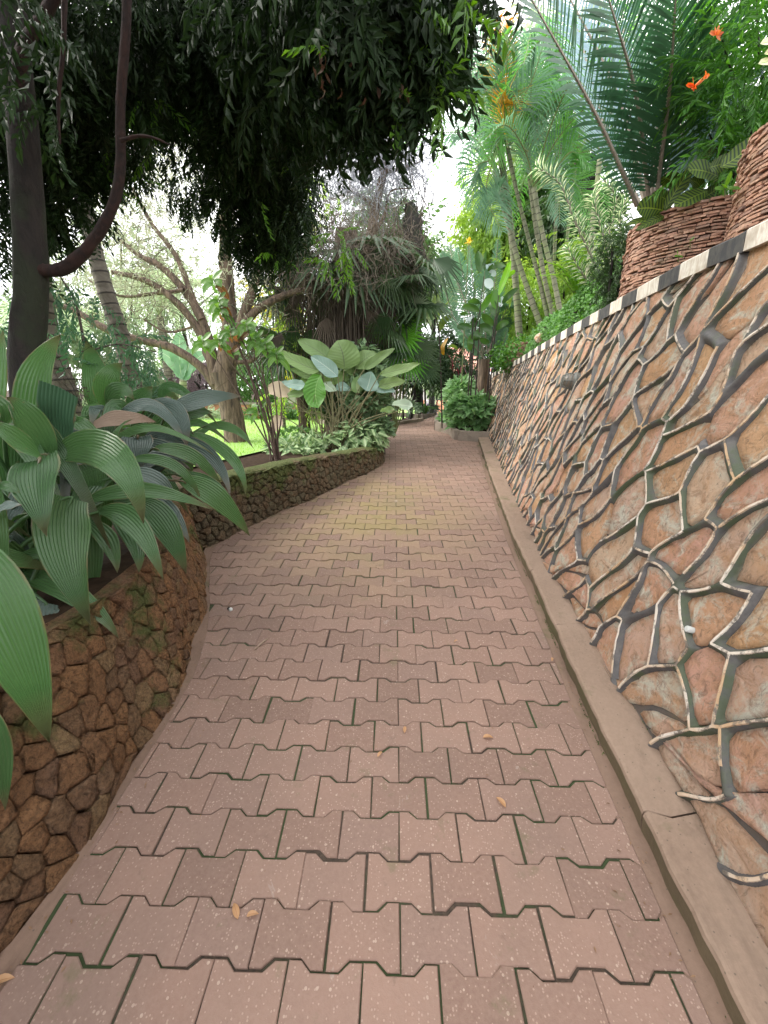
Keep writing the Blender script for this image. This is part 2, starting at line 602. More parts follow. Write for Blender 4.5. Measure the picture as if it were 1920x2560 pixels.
def mat_stone():
    s = NT('pink_sandstone'); P = s.pos(); r = s.obj_rnd(); a = s.attr(); r = s.math('FRACT', s.math('ADD', r, a[2]))
    n1 = s.noise(P, 5, 6, .7, .8); n2 = s.noise(s.pos((1, 1.1, .6)), 30, 8, .75, 1.2); n3 = s.noise(P, 110, 4)
    n4 = s.noise(s.pos((1, .8, 1.6)), 11, 6, .72, 1.5)
    col = s.ramp(r, [(0, (0.850, 0.510, 0.336)), (.18, (0.850, 0.482, 0.362)), (.36, (0.850, 0.637, 0.444)), (.5, (0.791, 0.545, 0.429)), (.64, (0.850, 0.524, 0.269)), (.8, (0.850, 0.468, 0.350)), (1, (0.850, 0.665, 0.525))])
    col = s.mix(s.mr(n1, .40, .66, 0, .75), col, (0.699, 0.368, 0.175))
    col = s.mix(s.mr(s.noise(P, 7, 6, .72, .6), .50, .62, 0, .8), col, (0.850, 0.850, 0.713))
    col = s.mix(s.mr(n4, .47, .36, 0, .6), col, (0.457, 0.241, 0.134))
    col = s.mix(s.mr(n2, .47, .33, 0, .75), col, (0.303, 0.163, 0.101))
    col = s.mix(s.mr(s.noise(P, 2.1, 4), .60, .75, 0, .5), col, (0.637, 0.340, 0.108))
    xz = s.new('ShaderNodeSeparateXYZ'); s.l.new(P, xz.inputs[0])
    rg = s.new('ShaderNodeTexNoise', noise_type='RIDGED_MULTIFRACTAL'); s.l.new(s.pos((1, 1.1, .55)), rg.inputs['Vector'])
    rg.inputs['Scale'].default_value = 11; rg.inputs['Detail'].default_value = 6; rg.inputs['Distortion'].default_value = .7
    crk = s.mr(rg.outputs['Fac'], .62, 1.25, 0, 1)
    col = s.mix(s.math('MULTIPLY', crk, .35), col, (0.223, 0.100, 0.058))
    n5 = s.noise(P, 64, 8, .8, .4)
    col = s.mix(s.mr(n5, .44, .30, 0, .5), col, (0.335, 0.158, 0.086))
    col = s.mix(s.mr(n5, .56, .68, 0, .4), col, (0.850, 0.721, 0.520))
    h = s.math('ADD', s.math('MULTIPLY', n4, .9), s.math('ADD', n2, s.math('MULTIPLY', n3, .25)))
    h = s.math('SUBTRACT', s.math('ADD', h, s.math('MULTIPLY', n5, .6)), s.math('MULTIPLY', crk, .5))
    b = s.bump(h, 1.0, .05)
    return s.done(col, .72, b, .4)


def mat_ridge():
    s = NT('painted_mortar_ridge'); a = s.attr(); P = s.pos()
    n1 = s.noise(P, 24, 6, .7); n2 = s.noise(P, 3.0, 5, .7)
    col = s.mix(s.mr(n1, .3, .7), (.040, .040, .043), (.11, .10, .095))
    col = s.mix(s.mr(n2, .50, .60, 0, .8), col, (.035, .055, .018))
    # lf.x = metres from the crest, lf.y = 1 where the line was painted, worn here and there
    w = s.math('ADD', -.02, s.math('MULTIPLY', s.math('SUBTRACT', s.noise(P, 16, 3), .5), .009))
    line = s.math('LESS_THAN', a[0], w)
    worn = s.mr(s.noise(P, 9, 5, .75), .36, .44)
    lc = s.mix(s.mr(s.noise(P, 4, 4), .42, .6), (.66, .60, .55), (.50, .34, .20))
    f = s.math('MULTIPLY', s.math('MULTIPLY', line, worn), a[1])
    side = s.math('MULTIPLY', s.mr(a[0], .020, .03, 0, .8), s.mr(n2, .35, .55))
    col = s.mix(side, col, (.09, .065, .045))
    col = s.mix(f, col, lc)
    return s.done(col, .6, s.bump(n1, .7, .008), .5)


def mat_paint(name, c1, c2, c3):
    s = NT(name); P = s.pos()
    n1 = s.noise(s.pos((1, 1, .3)), 30, 5, .75, .5); n2 = s.noise(P, 5, 4)
    col = s.mix(s.mr(n1, .42, .58, 0, .85), c1, c2)
    col = s.mix(s.mr(n2, .55, .68, 0, .8), col, c3)
    return s.done(col, .7, s.bump(n1, .5, .004))


def mat_tile():
    s = NT('broken_clay_tile'); P = s.pos(); a = s.attr()
    r = s.math('FRACT', s.math('ADD', s.obj_rnd(), a[2]))
    col = s.ramp(r, [(0, (0.369, 0.192, 0.131)), (.3, (0.443, 0.252, 0.176)), (.55, (0.295, 0.153, 0.114)), (.8, (0.492, 0.306, 0.221)), (1, (0.209, 0.131, 0.107))])
    n = s.noise(P, 40, 5, .7)
    col = s.mix(s.mr(n, .45, .7, 0, .7), col, (0.148, 0.107, 0.085))
    col = s.mix(s.mr(s.noise(P, 3, 3), .6, .72, 0, .5), col, (0.071, 0.100, 0.061))
    return s.done(col, .85, s.bump(n, .7, .006))


def mat_lava(name, c, mossy):
    s = NT(name); P = s.pos(); a = s.attr(); r = s.math('FRACT', s.math('ADD', s.obj_rnd(), a[2]))
    n1 = s.noise(P, 9, 6, .75, .8); n2 = s.noise(P, 55, 6, .8, .5)
    col = s.ramp(r, [(0, c[0]), (.35, c[1]), (.7, c[2]), (1, c[3])])
    col = s.mix(s.mr(n1, .4, .68, 0, .7), col, tuple(q * .55 for q in c[1]))
    col = s.mix(s.mr(n2, .35, .55, .7, 0), col, (.05, .032, .022))
    xz = s.new('ShaderNodeSeparateXYZ'); s.l.new(P, xz.inputs[0])
    mo = s.math('ADD', s.noise(P, 2.6, 5, .7), s.math('MULTIPLY', s.math('SUBTRACT', xz.outputs[2], .55), mossy))
    col = s.mix(s.mr(mo, .52, .62, 0, .85), col, s.mix(n2, (.045, .075, .018), (.16, .20, .06)))
    n3 = s.noise(P, 120, 5, .8)
    col = s.mix(s.mr(n3, .46, .34, 0, .6), col, (.045, .028, .02))
    h = s.math('ADD', s.math('MULTIPLY', n1, .6), s.math('ADD', n2, s.math('MULTIPLY', n3, .5)))
    b = s.bump(h, 1.0, .03)
    b = s.bump(s.voro(P, 60), .5, .006, b)
    return s.done(col, .9, b, .25)


def mat_simple(name, col, rough=.8, var=.3, scale=12, bump=.3):
    s = NT(name); n = s.noise(s.pos(), scale, 5, .65)
    c = s.mix(s.mr(n, .3, .7), tuple(q * (1 - var) for q in col), tuple(min(1, q * (1 + var)) for q in col))
    return s.done(c, rough, s.bump(n, bump, .01), .1 if rough > .88 else None)


M_pav, M_joint = mat_paver(), mat_joint()
M_mort = mat_concrete('mortar_strip_concrete', (.165, .108, .078), (.205, .136, .100), .35)
M_kerb = mat_concrete('kerb_concrete', (.195, .135, .098), (.262, .190, .142), .22)
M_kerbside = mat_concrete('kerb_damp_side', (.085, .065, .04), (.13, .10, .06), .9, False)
M_planterc = mat_concrete('weathered_planter_concrete', (.17, .14, .115), (.28, .235, .19), .5)
s_ = NT('painted_line_cream'); P_ = s_.pos()
c_1 = s_.mix(s_.mr(s_.noise(P_, 4, 4), .42, .6), (.56, .50, .43), (.44, .30, .18))
c_1 = s_.mix(s_.mr(s_.noise(P_, 14, 5, .75), .50, .58), c_1, (.13, .11, .09))
M_line = s_.done(c_1, .7)
M_stone, M_ridge, M_tile = mat_stone(), mat_ridge(), mat_tile()
M_wp = mat_paint('flaking_white_paint', (.74, .70, .63), (.52, .44, .36), (.40, .33, .26))
M_bp = mat_paint('worn_black_paint', (.045, .045, .05), (.09, .085, .08), (.14, .12, .10))
M_lavaA = mat_lava('orange_lava_stone', [(0.319, 0.173, 0.088), (0.415, 0.222, 0.104), (0.271, 0.156, 0.096), (0.367, 0.248, 0.128)], .15)
M_lavaB = mat_lava('mossy_lava_stone', [(0.184, 0.140, 0.083), (0.239, 0.166, 0.097), (0.160, 0.140, 0.089), (0.208, 0.185, 0.110)], .85)
M_soil = mat_simple('dark_garden_soil', (.035, .022, .014), .95, .4, 18, .8)
M_back = mat_simple('dark_packing_mortar', (.04, .034, .03), .95, .4, 18, .8)
s_ = NT('lawn_grass'); n_ = s_.noise(s_.pos(), 2.5, 5); n2_ = s_.noise(s_.pos(), 60, 3)
M_lawn = s_.done(s_.mix(n2_, s_.mix(n_, (.16, .30, .06), (.24, .40, .09)), (.30, .48, .13)), .9, s_.bump(n2_, .8, .02))

M_palmgrass = leaf_mat('pleated_dark_leaf', (.032, .084, .028), (.072, .155, .052), None, .38, .28, spec=.6, tip=(.16, .12, .07))
M_palmgrass2 = leaf_mat('pleated_young_leaf', (.035, .095, .032), (.070, .16, .05), None, .36, .3, spec=.6, tip=(.16, .13, .07))
M_palmgrass3 = leaf_mat('pleated_grey_leaf', (.055, .085, .07), (.09, .13, .11), None, .4, .15, spec=.6, tip=(.2, .15, .1))
M_dead = leaf_mat('dry_papery_leaf', (.20, .14, .10), (.34, .26, .19), None, .8, .15)
M_cal = leaf_mat('broad_olive_leaf', (.11, .185, .06), (.17, .26, .085), (.09, .12, .05), .5, .3, .3, .03)
M_calb = leaf_mat('broad_waxy_leaf', (.20, .31, .27), (.28, .40, .36), (.42, .52, .46), .45, .25, .25, .04)
M_calg = leaf_mat('broad_fresh_leaf', (.07, .21, .035), (.12, .29, .05), (.20, .36, .10), .4, .4, .4, .03)
M_syn = leaf_mat('pale_arrow_leaf', (.07, .15, .05), (.18, .29, .12), (.32, .42, .22), .5, .25, 0, .3)
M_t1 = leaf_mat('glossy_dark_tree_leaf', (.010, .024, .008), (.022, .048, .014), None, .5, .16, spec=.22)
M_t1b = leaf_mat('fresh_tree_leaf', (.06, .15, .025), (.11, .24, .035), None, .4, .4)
M_t1r = leaf_mat('rusty_old_leaf', (.09, .05, .03), (.15, .08, .05), None, .6, .2)
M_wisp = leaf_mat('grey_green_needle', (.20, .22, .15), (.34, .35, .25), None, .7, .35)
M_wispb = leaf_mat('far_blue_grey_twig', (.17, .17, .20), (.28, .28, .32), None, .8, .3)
M_pale = leaf_mat('far_pale_leaf', (.22, .30, .18), (.38, .46, .30), None, .6, .4)  # overexposure and slight distance haze put into the leaf colour as paleness
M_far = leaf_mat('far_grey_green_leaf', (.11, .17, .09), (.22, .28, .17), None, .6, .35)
M_bgd = leaf_mat('far_dark_leaf', (.022, .055, .018), (.05, .10, .03), None, .5, .3)
M_bgm = leaf_mat('mid_green_leaf', (.05, .13, .03), (.10, .21, .05), None, .5, .35)
M_bgy = leaf_mat('bright_yellow_green_leaf', (.17, .31, .05), (.32, .46, .11), None, .5, .45)
M_areca = leaf_mat('palm_leaflet', (.06, .19, .045), (.13, .31, .08), None, .42, .5)
M_arecab = leaf_mat('palm_leaflet_blue', (.08, .16, .10), (.15, .26, .17), None, .42, .45)
M_arecay = leaf_mat('palm_leaflet_golden', (.42, .24, .03), (.55, .35, .09), None, .5, .4)
M_arecat = leaf_mat('palm_leaflet_tan', (.34, .23, .12), (.45, .33, .18), None, .6, .4)
M_cyc = leaf_mat('cycad_leaflet_dark', (.028, .080, .042), (.055, .13, .065), None, .34, .22, spec=.6)
M_cycb = leaf_mat('cycad_leaflet_glaucous', (.22, .32, .38), (.32, .43, .48), None, .45, .25)
M_rach = mat_simple('grey_brown_rachis', (.27, .23, .19), .7, .3, 40)
M_rachg = mat_simple('green_rachis', (.14, .17, .06), .6, .3, 40)
M_fang = leaf_mat('fan_palm_fresh', (.07, .24, .035), (.14, .36, .05), None, .42, .4)
M_fand = leaf_mat('fan_palm_dark', (.02, .055, .02), (.05, .09, .03), None, .45, .25)
M_thatch = leaf_mat('dead_thatch', (.045, .035, .027), (.11, .085, .065), None, .9, .1)
M_tangle = leaf_mat('tan_root_tangle', (.055, .045, .036), (.145, .12, .092), None, .9, .1)
M_zeb = leaf_mat('striped_velvet_leaf', (.055, .105, .012), (.10, .155, .02), (.17, .24, .04), .55, .25, 0, .04, stripes=((.012, .035, .010), 62., 9.))
M_drac = leaf_mat('variegated_strap_leaf', (.50, .58, .38), (.70, .72, .48), (.07, .17, .06), .45, .35, 0, .45)
M_ivy = leaf_mat('creeper_leaf', (.035, .12, .02), (.11, .27, .04), None, .5, .3)
M_orange = leaf_mat('orange_bract', (.60, .16, .07), (.66, .26, .09), None, .5, .4)
M_yel = leaf_mat('yellow_flower', (.80, .45, .04), (.85, .60, .06), None, .5, .4)
M_mag = leaf_mat('rosette_leaf', (.06, .16, .03), (.14, .27, .06), (.20, .32, .12), .4, .35, 0, .06)
M_magr = leaf_mat('rust_backed_leaf', (.13, .065, .03), (.20, .11, .045), (.38, .25, .10), .5, .35, 0, .06)
M_red = leaf_mat('red_cordyline_leaf', (.12, .02, .03), (.20, .04, .045), None, .5, .3)
M_gcov = leaf_mat('glossy_bed_leaf', (.06, .17, .05), (.22, .38, .16), (.20, .33, .14), .38, .3, 0, .08)
M_fern = leaf_mat('fern_leaf', (.12, .27, .03), (.20, .38, .06), None, .5, .4)
M_bark1 = bark_mat('dark_smooth_bark', (.012, .010, .009), (.030, .024, .020), 22, .4, (.022, .030, .014), 1.)
M_bark1r = bark_mat('reddish_branch_bark', (.010, .006, .005), (.040, .017, .012), 20, .5, None, .9)
M_bark2 = bark_mat('furrowed_brown_bark', (.035, .024, .018), (.20, .14, .10), 22, .12, None, 1.)
M_bark3 = bark_mat('grey_palm_bark', (.07, .06, .045), (.15, .13, .105), 10, 1., ring=(.11, (.03, .025, .02)))
M_cane = bark_mat('green_ringed_cane', (.14, .15, .095), (.27, .26, .18), 8, .6, (.20, .24, .11), .3, ring=(.10, (.09, .085, .06)))
M_steel = mat_simple('white_painted_steel', (.42, .44, .50), .5, .06, 8, .05)
M_light = mat_simple('grey_weathered_aluminium', (.15, .155, .14), .5, .3, 60, .4)
M_glass = mat_simple('frosted_lamp_glass', (.24, .21, .17), .3, .1, 20, .1)
M_white = mat_simple('white_plastic', (.5, .52, .5), .35, .05)
M_roof = mat_simple('clay_roof', (.42, .20, .15), .8, .2, 6)
M_plaster = mat_simple('pale_plaster', (.62, .58, .54), .9, .1, 3)
M_brick = mat_simple('orange_brick', (.42, .20, .12), .9, .25, 6)
M_win = mat_simple('dark_window_glass', (.04, .045, .05), .15, .1)
M_wire = mat_simple('cable_black', (.08, .08, .09), .6, .1)

# ------------------------------------------------------------------ setting: plan of the path
XL_Y = [-2, .3, .65, .8, 1.47, 1.77, 2.15, 2.6, 2.99, 3.25, 3.6, 4.11, 4.74, 5.79, 6.4, 7.0, 7.6, 9, 10.1, 11.05, 12.1, 14]
XL_X = [-1.05, -1.05, -1.05, -1.06, -1.08, -1.11, -1.22, -1.42, -1.59, -1.66, -1.56, -1.31, -1.01, -.53, -.38, -.36, -.40, -.46, -.50, .38, .74, 1.2]
KI_Y = [-2, .64, 1.41, 3.53, 5.2, 8.3]; KI_X = [.80, .80, .82, .95, 1.10, 1.42]
XB_Y = [-2, .75, 1.33, 2.81, 5.09, 7.81, 10.6, 14]; XB_X = [.95, .95, .98, 1.04, 1.27, 1.58, 1.74, 2.0]
XR_Y = [8.3, 8.36, 9.0, 9.58, 11, 12.5, 14]; XR_X = [1.42, 1.05, .98, .73, .95, 1.6, 2.4]
ZT_Y = [-2, 1.5, 2.36, 2.8, 4.2, 5.4, 8.0, 10.6]; ZT_X = [2.16, 2.16, 2.14, 2.12, 2.08, 2.03, 1.93, 1.76]
xl = lambda y: np.interp(y, XL_Y, XL_X)
ki = lambda y: np.interp(y, KI_Y, KI_X)
xb = lambda y: np.interp(y, XB_Y, XB_X)
xr = lambda y: np.where(np.asarray(y) < 8.3, ki(y), np.interp(y, XR_Y, XR_X))
zt = lambda y: np.interp(y, ZT_Y, ZT_X)
zp = lambda y: SL * np.minimum(y, 12.3) - .10 * np.maximum(0, np.asarray(y) - 12.3).clip(0, 14)
SOIL = .60
BAT = .27
xt = lambda y: xb(y) + BAT * (zt(y) - zp(y))

# ground sheet out to the horizon
ys = np.concatenate([[-40, -15, -6, -2.5], np.arange(-1.5, 14, .25), [15, 17, 20, 24, 30, 38, 50, 80, 130, 250]])
ol = np.array([-250, -120, -60, -30, -16, -9, -5.5, -3.5, -2.2, -1.3, -.7, -.38, -.22])
mb = MB(); G = []
for y in ys:
    l, r_ = xl(y), (xb(y) if y < 10.6 else xr(y))
    p = zp(y) - .07
    hi = zt(y) if y < 10.6 else np.interp(y, [10.6, 16, 30], [1.76, .9, -.2])
    row = [(l + q * (1 if q > -5 else 1), y, SOIL if y < 12 else np.interp(y, [12, 20], [SOIL, -.0])) for q in ol]
    row += [(l - .12, y, min(p, SOIL)), (l + .01, y, p), (r_ - .01, y, p), (r_ + .13, y, p)]
    row += [(r_ + .72, y, hi - .05), (r_ + 1.2, y, hi), (r_ + 2.5, y, hi + .15), (r_ + 6, y, hi + .4), (r_ + 20, y, hi + .6), (r_ + 60, y, hi + .8), (r_ + 250, y, hi + 1)]
    G.append(row)
G = np.array(G); ny, nx = G.shape[:2]
i = np.arange(ny - 1)[:, None]; j = np.arange(nx - 1)[None]
mb.add(G.reshape(-1, 3), np.stack([i * nx + j, i * nx + j + 1, (i + 1) * nx + j + 1, (i + 1) * nx + j], -1).reshape(-1, 4))
tag(mb.build('ground', M_soil, smooth=True), kind='structure')

# lawn
mb = MB(); rows = []
yy = np.linspace(3.2, 34, 40)
for y in yy:
    r_ = np.interp(y, [3.2, 5, 7, 9, 12, 16, 34], [-2.9, -2.35, -1.75, -1.6, -1.5, -1, 2]); rows.append([(q, y, (SOIL + .025 if y < 12 else np.interp(y, [12, 20], [SOIL + .025, .03]))) for q in np.linspace(-28, r_, 14)])
G = np.array(rows); ny, nx = G.shape[:2]
i = np.arange(ny - 1)[:, None]; j = np.arange(nx - 1)[None]
mb.add(G.reshape(-1, 3), np.stack([i * nx + j, i * nx + j + 1, (i + 1) * nx + j + 1, (i + 1) * nx + j], -1).reshape(-1, 4))
lawn = tag(mb.build('lawn', M_lawn, smooth=True), kind='structure')
mb = MB()
n = 26000
P = np.stack([R.uniform(-9, -1.6, n), 3.6 + 9 * R.rand(n) ** 1.3, np.full(n, SOIL + .02)], -1)
P = P[P[:, 0] < np.interp(P[:, 1], [3.2, 5, 7, 9, 12, 16], [-2.9, -2.35, -1.75, -1.6, -1.5, -1])]
M_blade = leaf_mat('grass_blade', (.16, .32, .05), (.28, .48, .10), None, .6, .4)
D = R.randn(len(P), 3) * .35 + [0, 0, 1]
inst(mb, np.array([[-.08, 0, 0], [.08, 0, 0], [0, 1, 0.]]), np.array([[0, 1, 2]]), np.zeros((3, 3)), frames(D, R.randn(len(P), 3)), P, R.uniform(.03, .07, len(P)))
tag(mb.build('lawn_grass', M_blade), 'short bright green lawn grass left of the path beyond the mossy wall', 'grass', kind='stuff')

# ------------------------------------------------------------------ path and pavers
path = bpy.data.objects.new('path', None)
mb = MB(); rows = []
yy = np.arange(-1.6, 13.6, .12)
for y in yy:
    l, r_ = xl(y) - .03, float(xr(y)) + .03
    rows.append([(l + (r_ - l) * q, y, zp(y) - .0062) for q in np.linspace(0, 1, 6)])
G = np.array(rows); ny, nx = G.shape[:2]
i = np.arange(ny - 1)[:, None]; j = np.arange(nx - 1)[None]
mb.add(G.reshape(-1, 3), np.stack([i * nx + j, i * nx + j + 1, (i + 1) * nx + j + 1, (i + 1) * nx + j], -1).reshape(-1, 4))
path = tag(mb.build('path', M_joint), kind='structure')


def strip(f0, f1, y0, y1, dz, name, mat, jit=.006, step=.06):
    mb = MB(); yy = np.arange(y0, y1, step); n = len(yy)
    a = f0(yy); b = f1(yy) + jit * R.randn(n)
    V = np.stack([np.stack([a, yy, zp(yy) + dz + .006], -1), np.stack([(a + b) / 2, yy, zp(yy) + dz], -1), np.stack([b, yy, zp(yy) + dz - .002], -1), np.stack([b + .004, yy, zp(yy) - .02], -1)], 1)
    i = np.arange(n - 1)[:, None]; j = np.arange(3)[None]
    mb.add(V.reshape(-1, 3), np.stack([i * 4 + j, i * 4 + j + 1, i * 4 + 5 + j, i * 4 + 4 + j], -1).reshape(-1, 4))
    return mb.build(name, mat, path, smooth=False)


EDL = lambda y: np.interp(y, [-2, .6, 1.5, 2.2, 3.2, 4, 7], [.055, .055, .055, .05, .04, .035, .03])
strip(lambda y: xl(y) - .04, lambda y: xl(y) + EDL(y), -1.6, 7.0, -.003, 'mortar_margin', M_mort)
strip(lambda y: ki(y) + .02, lambda y: ki(y) - .055, -1.6, 8.3, -.003, 'mortar_margin', M_mort)

W, DZ = .2, .1305
Y0 = .566
AMP = .0115
c_, k_ = .036, .064
h2 = W / 2
top = [(-h2, AMP), (-h2 + c_, AMP), (-h2 + k_, -AMP), (h2 - k_, -AMP), (h2 - c_, AMP), (h2, AMP)]
outline = [(x, DZ / 2 + y) for x, y in top] + [(x, -DZ / 2 - y) for x, y in reversed(top)]


def inset_poly(P, g):
    P = np.array(P); n = len(P); out = []
    for i in range(n):
        a, b, c = P[i - 1], P[i], P[(i + 1) % n]
        e1 = b - a; e2 = c - b
        n1 = np.array([e1[1], -e1[0]]) / np.linalg.norm(e1); n2 = np.array([e2[1], -e2[0]]) / np.linalg.norm(e2)
        m = n1 + n2; m = m / (1 + np.dot(n1, n2))
        out.append(b + m * g)
    return np.array(out)


def clip_poly(P, p, nv):
    """keep the side where (q-p).nv >= 0"""
    out = []; n = len(P)
    for i in range(n):
        a, b = P[i], P[(i + 1) % n]
        da, db = np.dot(a - p, nv), np.dot(b - p, nv)
        if da >= 0:
            out.append(a)
        if (da >= 0) != (db >= 0):
            out.append(a + (b - a) * da / (da - db))
    return np.array(out)


def paver_geo(P, rise=0.):
    """bevelled block from a clockwise outline; local z up, top at 0"""
    sgn = np.sign(np.sum(P[:, 0] * np.roll(P[:, 1], -1) - np.roll(P[:, 0], -1) * P[:, 1]))
    if sgn > 0:
        P = P[::-1]
    A = inset_poly(P, .0026); B = inset_poly(P, .0052)
    n = len(P)
    V = np.vstack([np.c_[A, np.full(n, -.03)], np.c_[A, np.full(n, -.0026)], np.c_[B, np.zeros(n)]])
    F = [(i + n, (i + 1) % n + n, (i + 1) % n, i) for i in range(n)] + [(i + 2 * n, (i + 1) % n + 2 * n, (i + 1) % n + n, i + n) for i in range(n)]
    F += [tuple(range(3 * n - 1, 2 * n - 1, -1))[::-1]]
    return V, F


GR = math.radians(1.6)
RM = np.array([[math.cos(GR), -math.sin(GR)], [math.sin(GR), math.cos(GR)]])
outline = [tuple(RM @ np.array(p)) for p in outline]
full_v, full_f = paver_geo(np.array(outline))
mbp = MB(); mbp.add(full_v, full_f, [0, 0, 0.])
proto = mbp.build('paver', M_pav, path)
full_me = proto.data
bpy.data.objects.remove(proto)
tilt = math.atan(SL)
pavers = []
for k in range(-14, 92):
    yc0 = Y0 + (k + .5) * DZ
    off = 0 if (k % 2) else .5
    for q in range(-9, 10):
        x = (q + .5 + off) * W - W * .0
        y = yc0
        if k > 70:
            x += (k - 70) ** 2 * .0009
        x, y = RM @ np.array([x, y - 1.0]) + [0, 1.0]
        lo_, hi_ = xl(y) + EDL(y) * .8, float(xr(y)) - (.042 if y < 8.3 else .01)
        if x + h2 < lo_ + .02 or x - h2 > hi_ - .02 or y > 12.6:
            continue
        pavers.append((y, x, lo_, hi_))
pavers.sort(key=lambda t: (t[0] + abs(t[1]) * .2) if t[0] > .15 else 99)
mst = MB()
for cnt, (y, x, lo_, hi_) in enumerate(pavers):
    z = float(zp(y)) + R.normal(0, .0016)
    rz = R.normal(0, .009)
    jit = R.normal(0, .0019, 2)
    cut = x - h2 < lo_ or x + h2 > hi_ or (x - h2 < xl(y + .12) + .03) or (x - h2 < xl(y - .12) + .03)
    if cut:
        P = np.array(outline) + [x, y]
        gl = lambda yy: xl(yy) + EDL(yy) * .8
        gr = lambda yy: float(xr(yy)) - (.042 if yy < 8.3 else .01)
        p0, p1 = np.array([gl(y - .07), y - .07]), np.array([gl(y + .07), y + .07]); e = p1 - p0
        P = clip_poly(P, p0, np.array([e[1], -e[0]]))
        if len(P) >= 3:
            p0, p1 = np.array([gr(y - .07), y - .07]), np.array([gr(y + .07), y + .07]); e = p1 - p0
            P = clip_poly(P, p0, np.array([-e[1], e[0]]))
        if len(P) < 3:
            continue
        q = P; area = abs(np.sum(q[:, 0] * np.roll(q[:, 1], -1) - np.roll(q[:, 0], -1) * q[:, 1])) / 2
        if area < .0012:
            continue
        keep = [P[0]]
        for w_ in P[1:]:
            if np.linalg.norm(w_ - keep[-1]) > .006:
                keep.append(w_)
        if np.linalg.norm(keep[-1] - keep[0]) < .006:
            keep.pop()
        if len(keep) < 3:
            continue
        P = np.array(keep) - [x, y]
        V, F = paver_geo(P)
    else:
        V, F = full_v, full_f
    if cnt < 298:
        if cut:
            t_ = MB(); t_.add(V, F, [0, 0, 0.]); o = t_.build('paver', M_pav, path)
        else:
            o = link(bpy.data.objects.new('paver', full_me), path)
        o.location = (x + jit[0] * (not cut), y + jit[1] * (not cut), z)
        o.rotation_euler = (tilt + R.normal(0, .004), R.normal(0, .004), rz if not cut else 0)
    else:
        c, s2 = math.cos(tilt), math.sin(tilt)
        Vw = V.copy(); Vw = np.stack([V[:, 0] + x, V[:, 1] * c - V[:, 2] * s2 + y, V[:, 1] * s2 + V[:, 2] * c + z], -1)
        mst.add(Vw, F, [0, 0, R.rand()])
tag(mst.build('far_pavers', M_pav, path), kind='stuff')

# ------------------------------------------------------------------ kerb under the retaining wall
kerb = thing('kerb', 'low brown concrete kerb along the foot of the pink stone retaining wall', 'kerb')
secs = [(-1.6, 1.065), (1.071, 2.12), (2.125, 2.78), (2.785, 5.2), (5.205, 8.28)]
for (a, b) in secs:
    mb = MB(); n = max(6, int((b - a) / .05)); yy = np.linspace(a, b, n)
    wob = .008 * np.array([mnoise.fractal(Vector((y * 6, 1.7, 0)), .8, 2, 4) for y in yy]) + .0018 * R.randn(n)
    e0 = np.zeros(n); zz = zp(yy)
    skew = np.zeros(n)
    if b == 1.065:
        skew[-1] = -.0
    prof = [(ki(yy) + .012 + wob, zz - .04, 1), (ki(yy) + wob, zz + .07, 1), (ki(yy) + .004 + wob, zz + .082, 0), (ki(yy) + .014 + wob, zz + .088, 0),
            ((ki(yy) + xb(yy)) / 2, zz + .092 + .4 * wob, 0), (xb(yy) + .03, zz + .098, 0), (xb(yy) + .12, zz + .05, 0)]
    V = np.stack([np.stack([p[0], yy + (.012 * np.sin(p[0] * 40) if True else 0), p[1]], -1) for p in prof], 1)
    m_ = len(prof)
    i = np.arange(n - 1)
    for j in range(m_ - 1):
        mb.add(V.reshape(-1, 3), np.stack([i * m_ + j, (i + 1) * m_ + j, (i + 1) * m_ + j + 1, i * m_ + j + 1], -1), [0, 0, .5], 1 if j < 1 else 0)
    for e in (0, n - 1):
        mb.add(V[e], [tuple(range(m_)) if e else tuple(range(m_))[::-1]], [0, 0, .5], 0)
    mb.build('kerb_section', [M_kerb, M_kerbside], kerb)

# ------------------------------------------------------------------ stone walls: cells on a curved surface


def wavy(u, v, A=.02, f=9., ph=0.):
    return (A * (np.sin(f * u + 1.3 * f * v * .6 + ph) + .6 * np.sin(2.1 * f * v - .7 * f * u + 1 + ph)),
            A * (np.sin(f * .9 * v - .8 * f * u + 2 + ph) + .6 * np.sin(1.9 * f * u + .9 * f * v + ph * 2)))


def fwd(p, sx, k=0.):
    p = np.asarray(p, float)
    return np.stack([(p[..., 0] + k * p[..., 1]) * sx, p[..., 1]], -1)


def inv(p, sx, k=0.):
    return np.stack([p[..., 0] / sx - k * p[..., 1], p[..., 1]], -1)


def seeds_fill(u0, u1, Lf, fixed, r, sx, tries=9000, k=0., rf=None):
    pts = [tuple(p) for p in fixed]
    for _ in range(tries):
        u = R.uniform(u0, u1); v = R.uniform(-.02, Lf(u) + .02)
        rr = r * R.uniform(.75, 1.3) * (rf(u) if rf else 1)
        ok = True
        for p in pts:
            if ((p[0] - u + k * (p[1] - v)) * sx) ** 2 + (p[1] - v) ** 2 < rr * rr:
                ok = False; break
        if ok:
            pts.append((u, v))
    return np.array(pts)


def cell(seeds, i, sx, gapf, ext=.8, k=0.):
    s = fwd(seeds, sx, k)
    c = s[i]
    P = c + np.array([(-ext, -ext), (ext, -ext), (ext, ext), (-ext, ext)])
    d = np.sum((s - c) ** 2, 1); idx = np.argsort(d)[1:20]
    for j in idx:
        e = s[j] - c; L = math.sqrt(d[j]); nv = -e / L
        P = clip_poly(P, c + e / 2 + nv * gapf(i, j), nv)
        if len(P) < 3:
            return None
    return inv(P, sx, k)


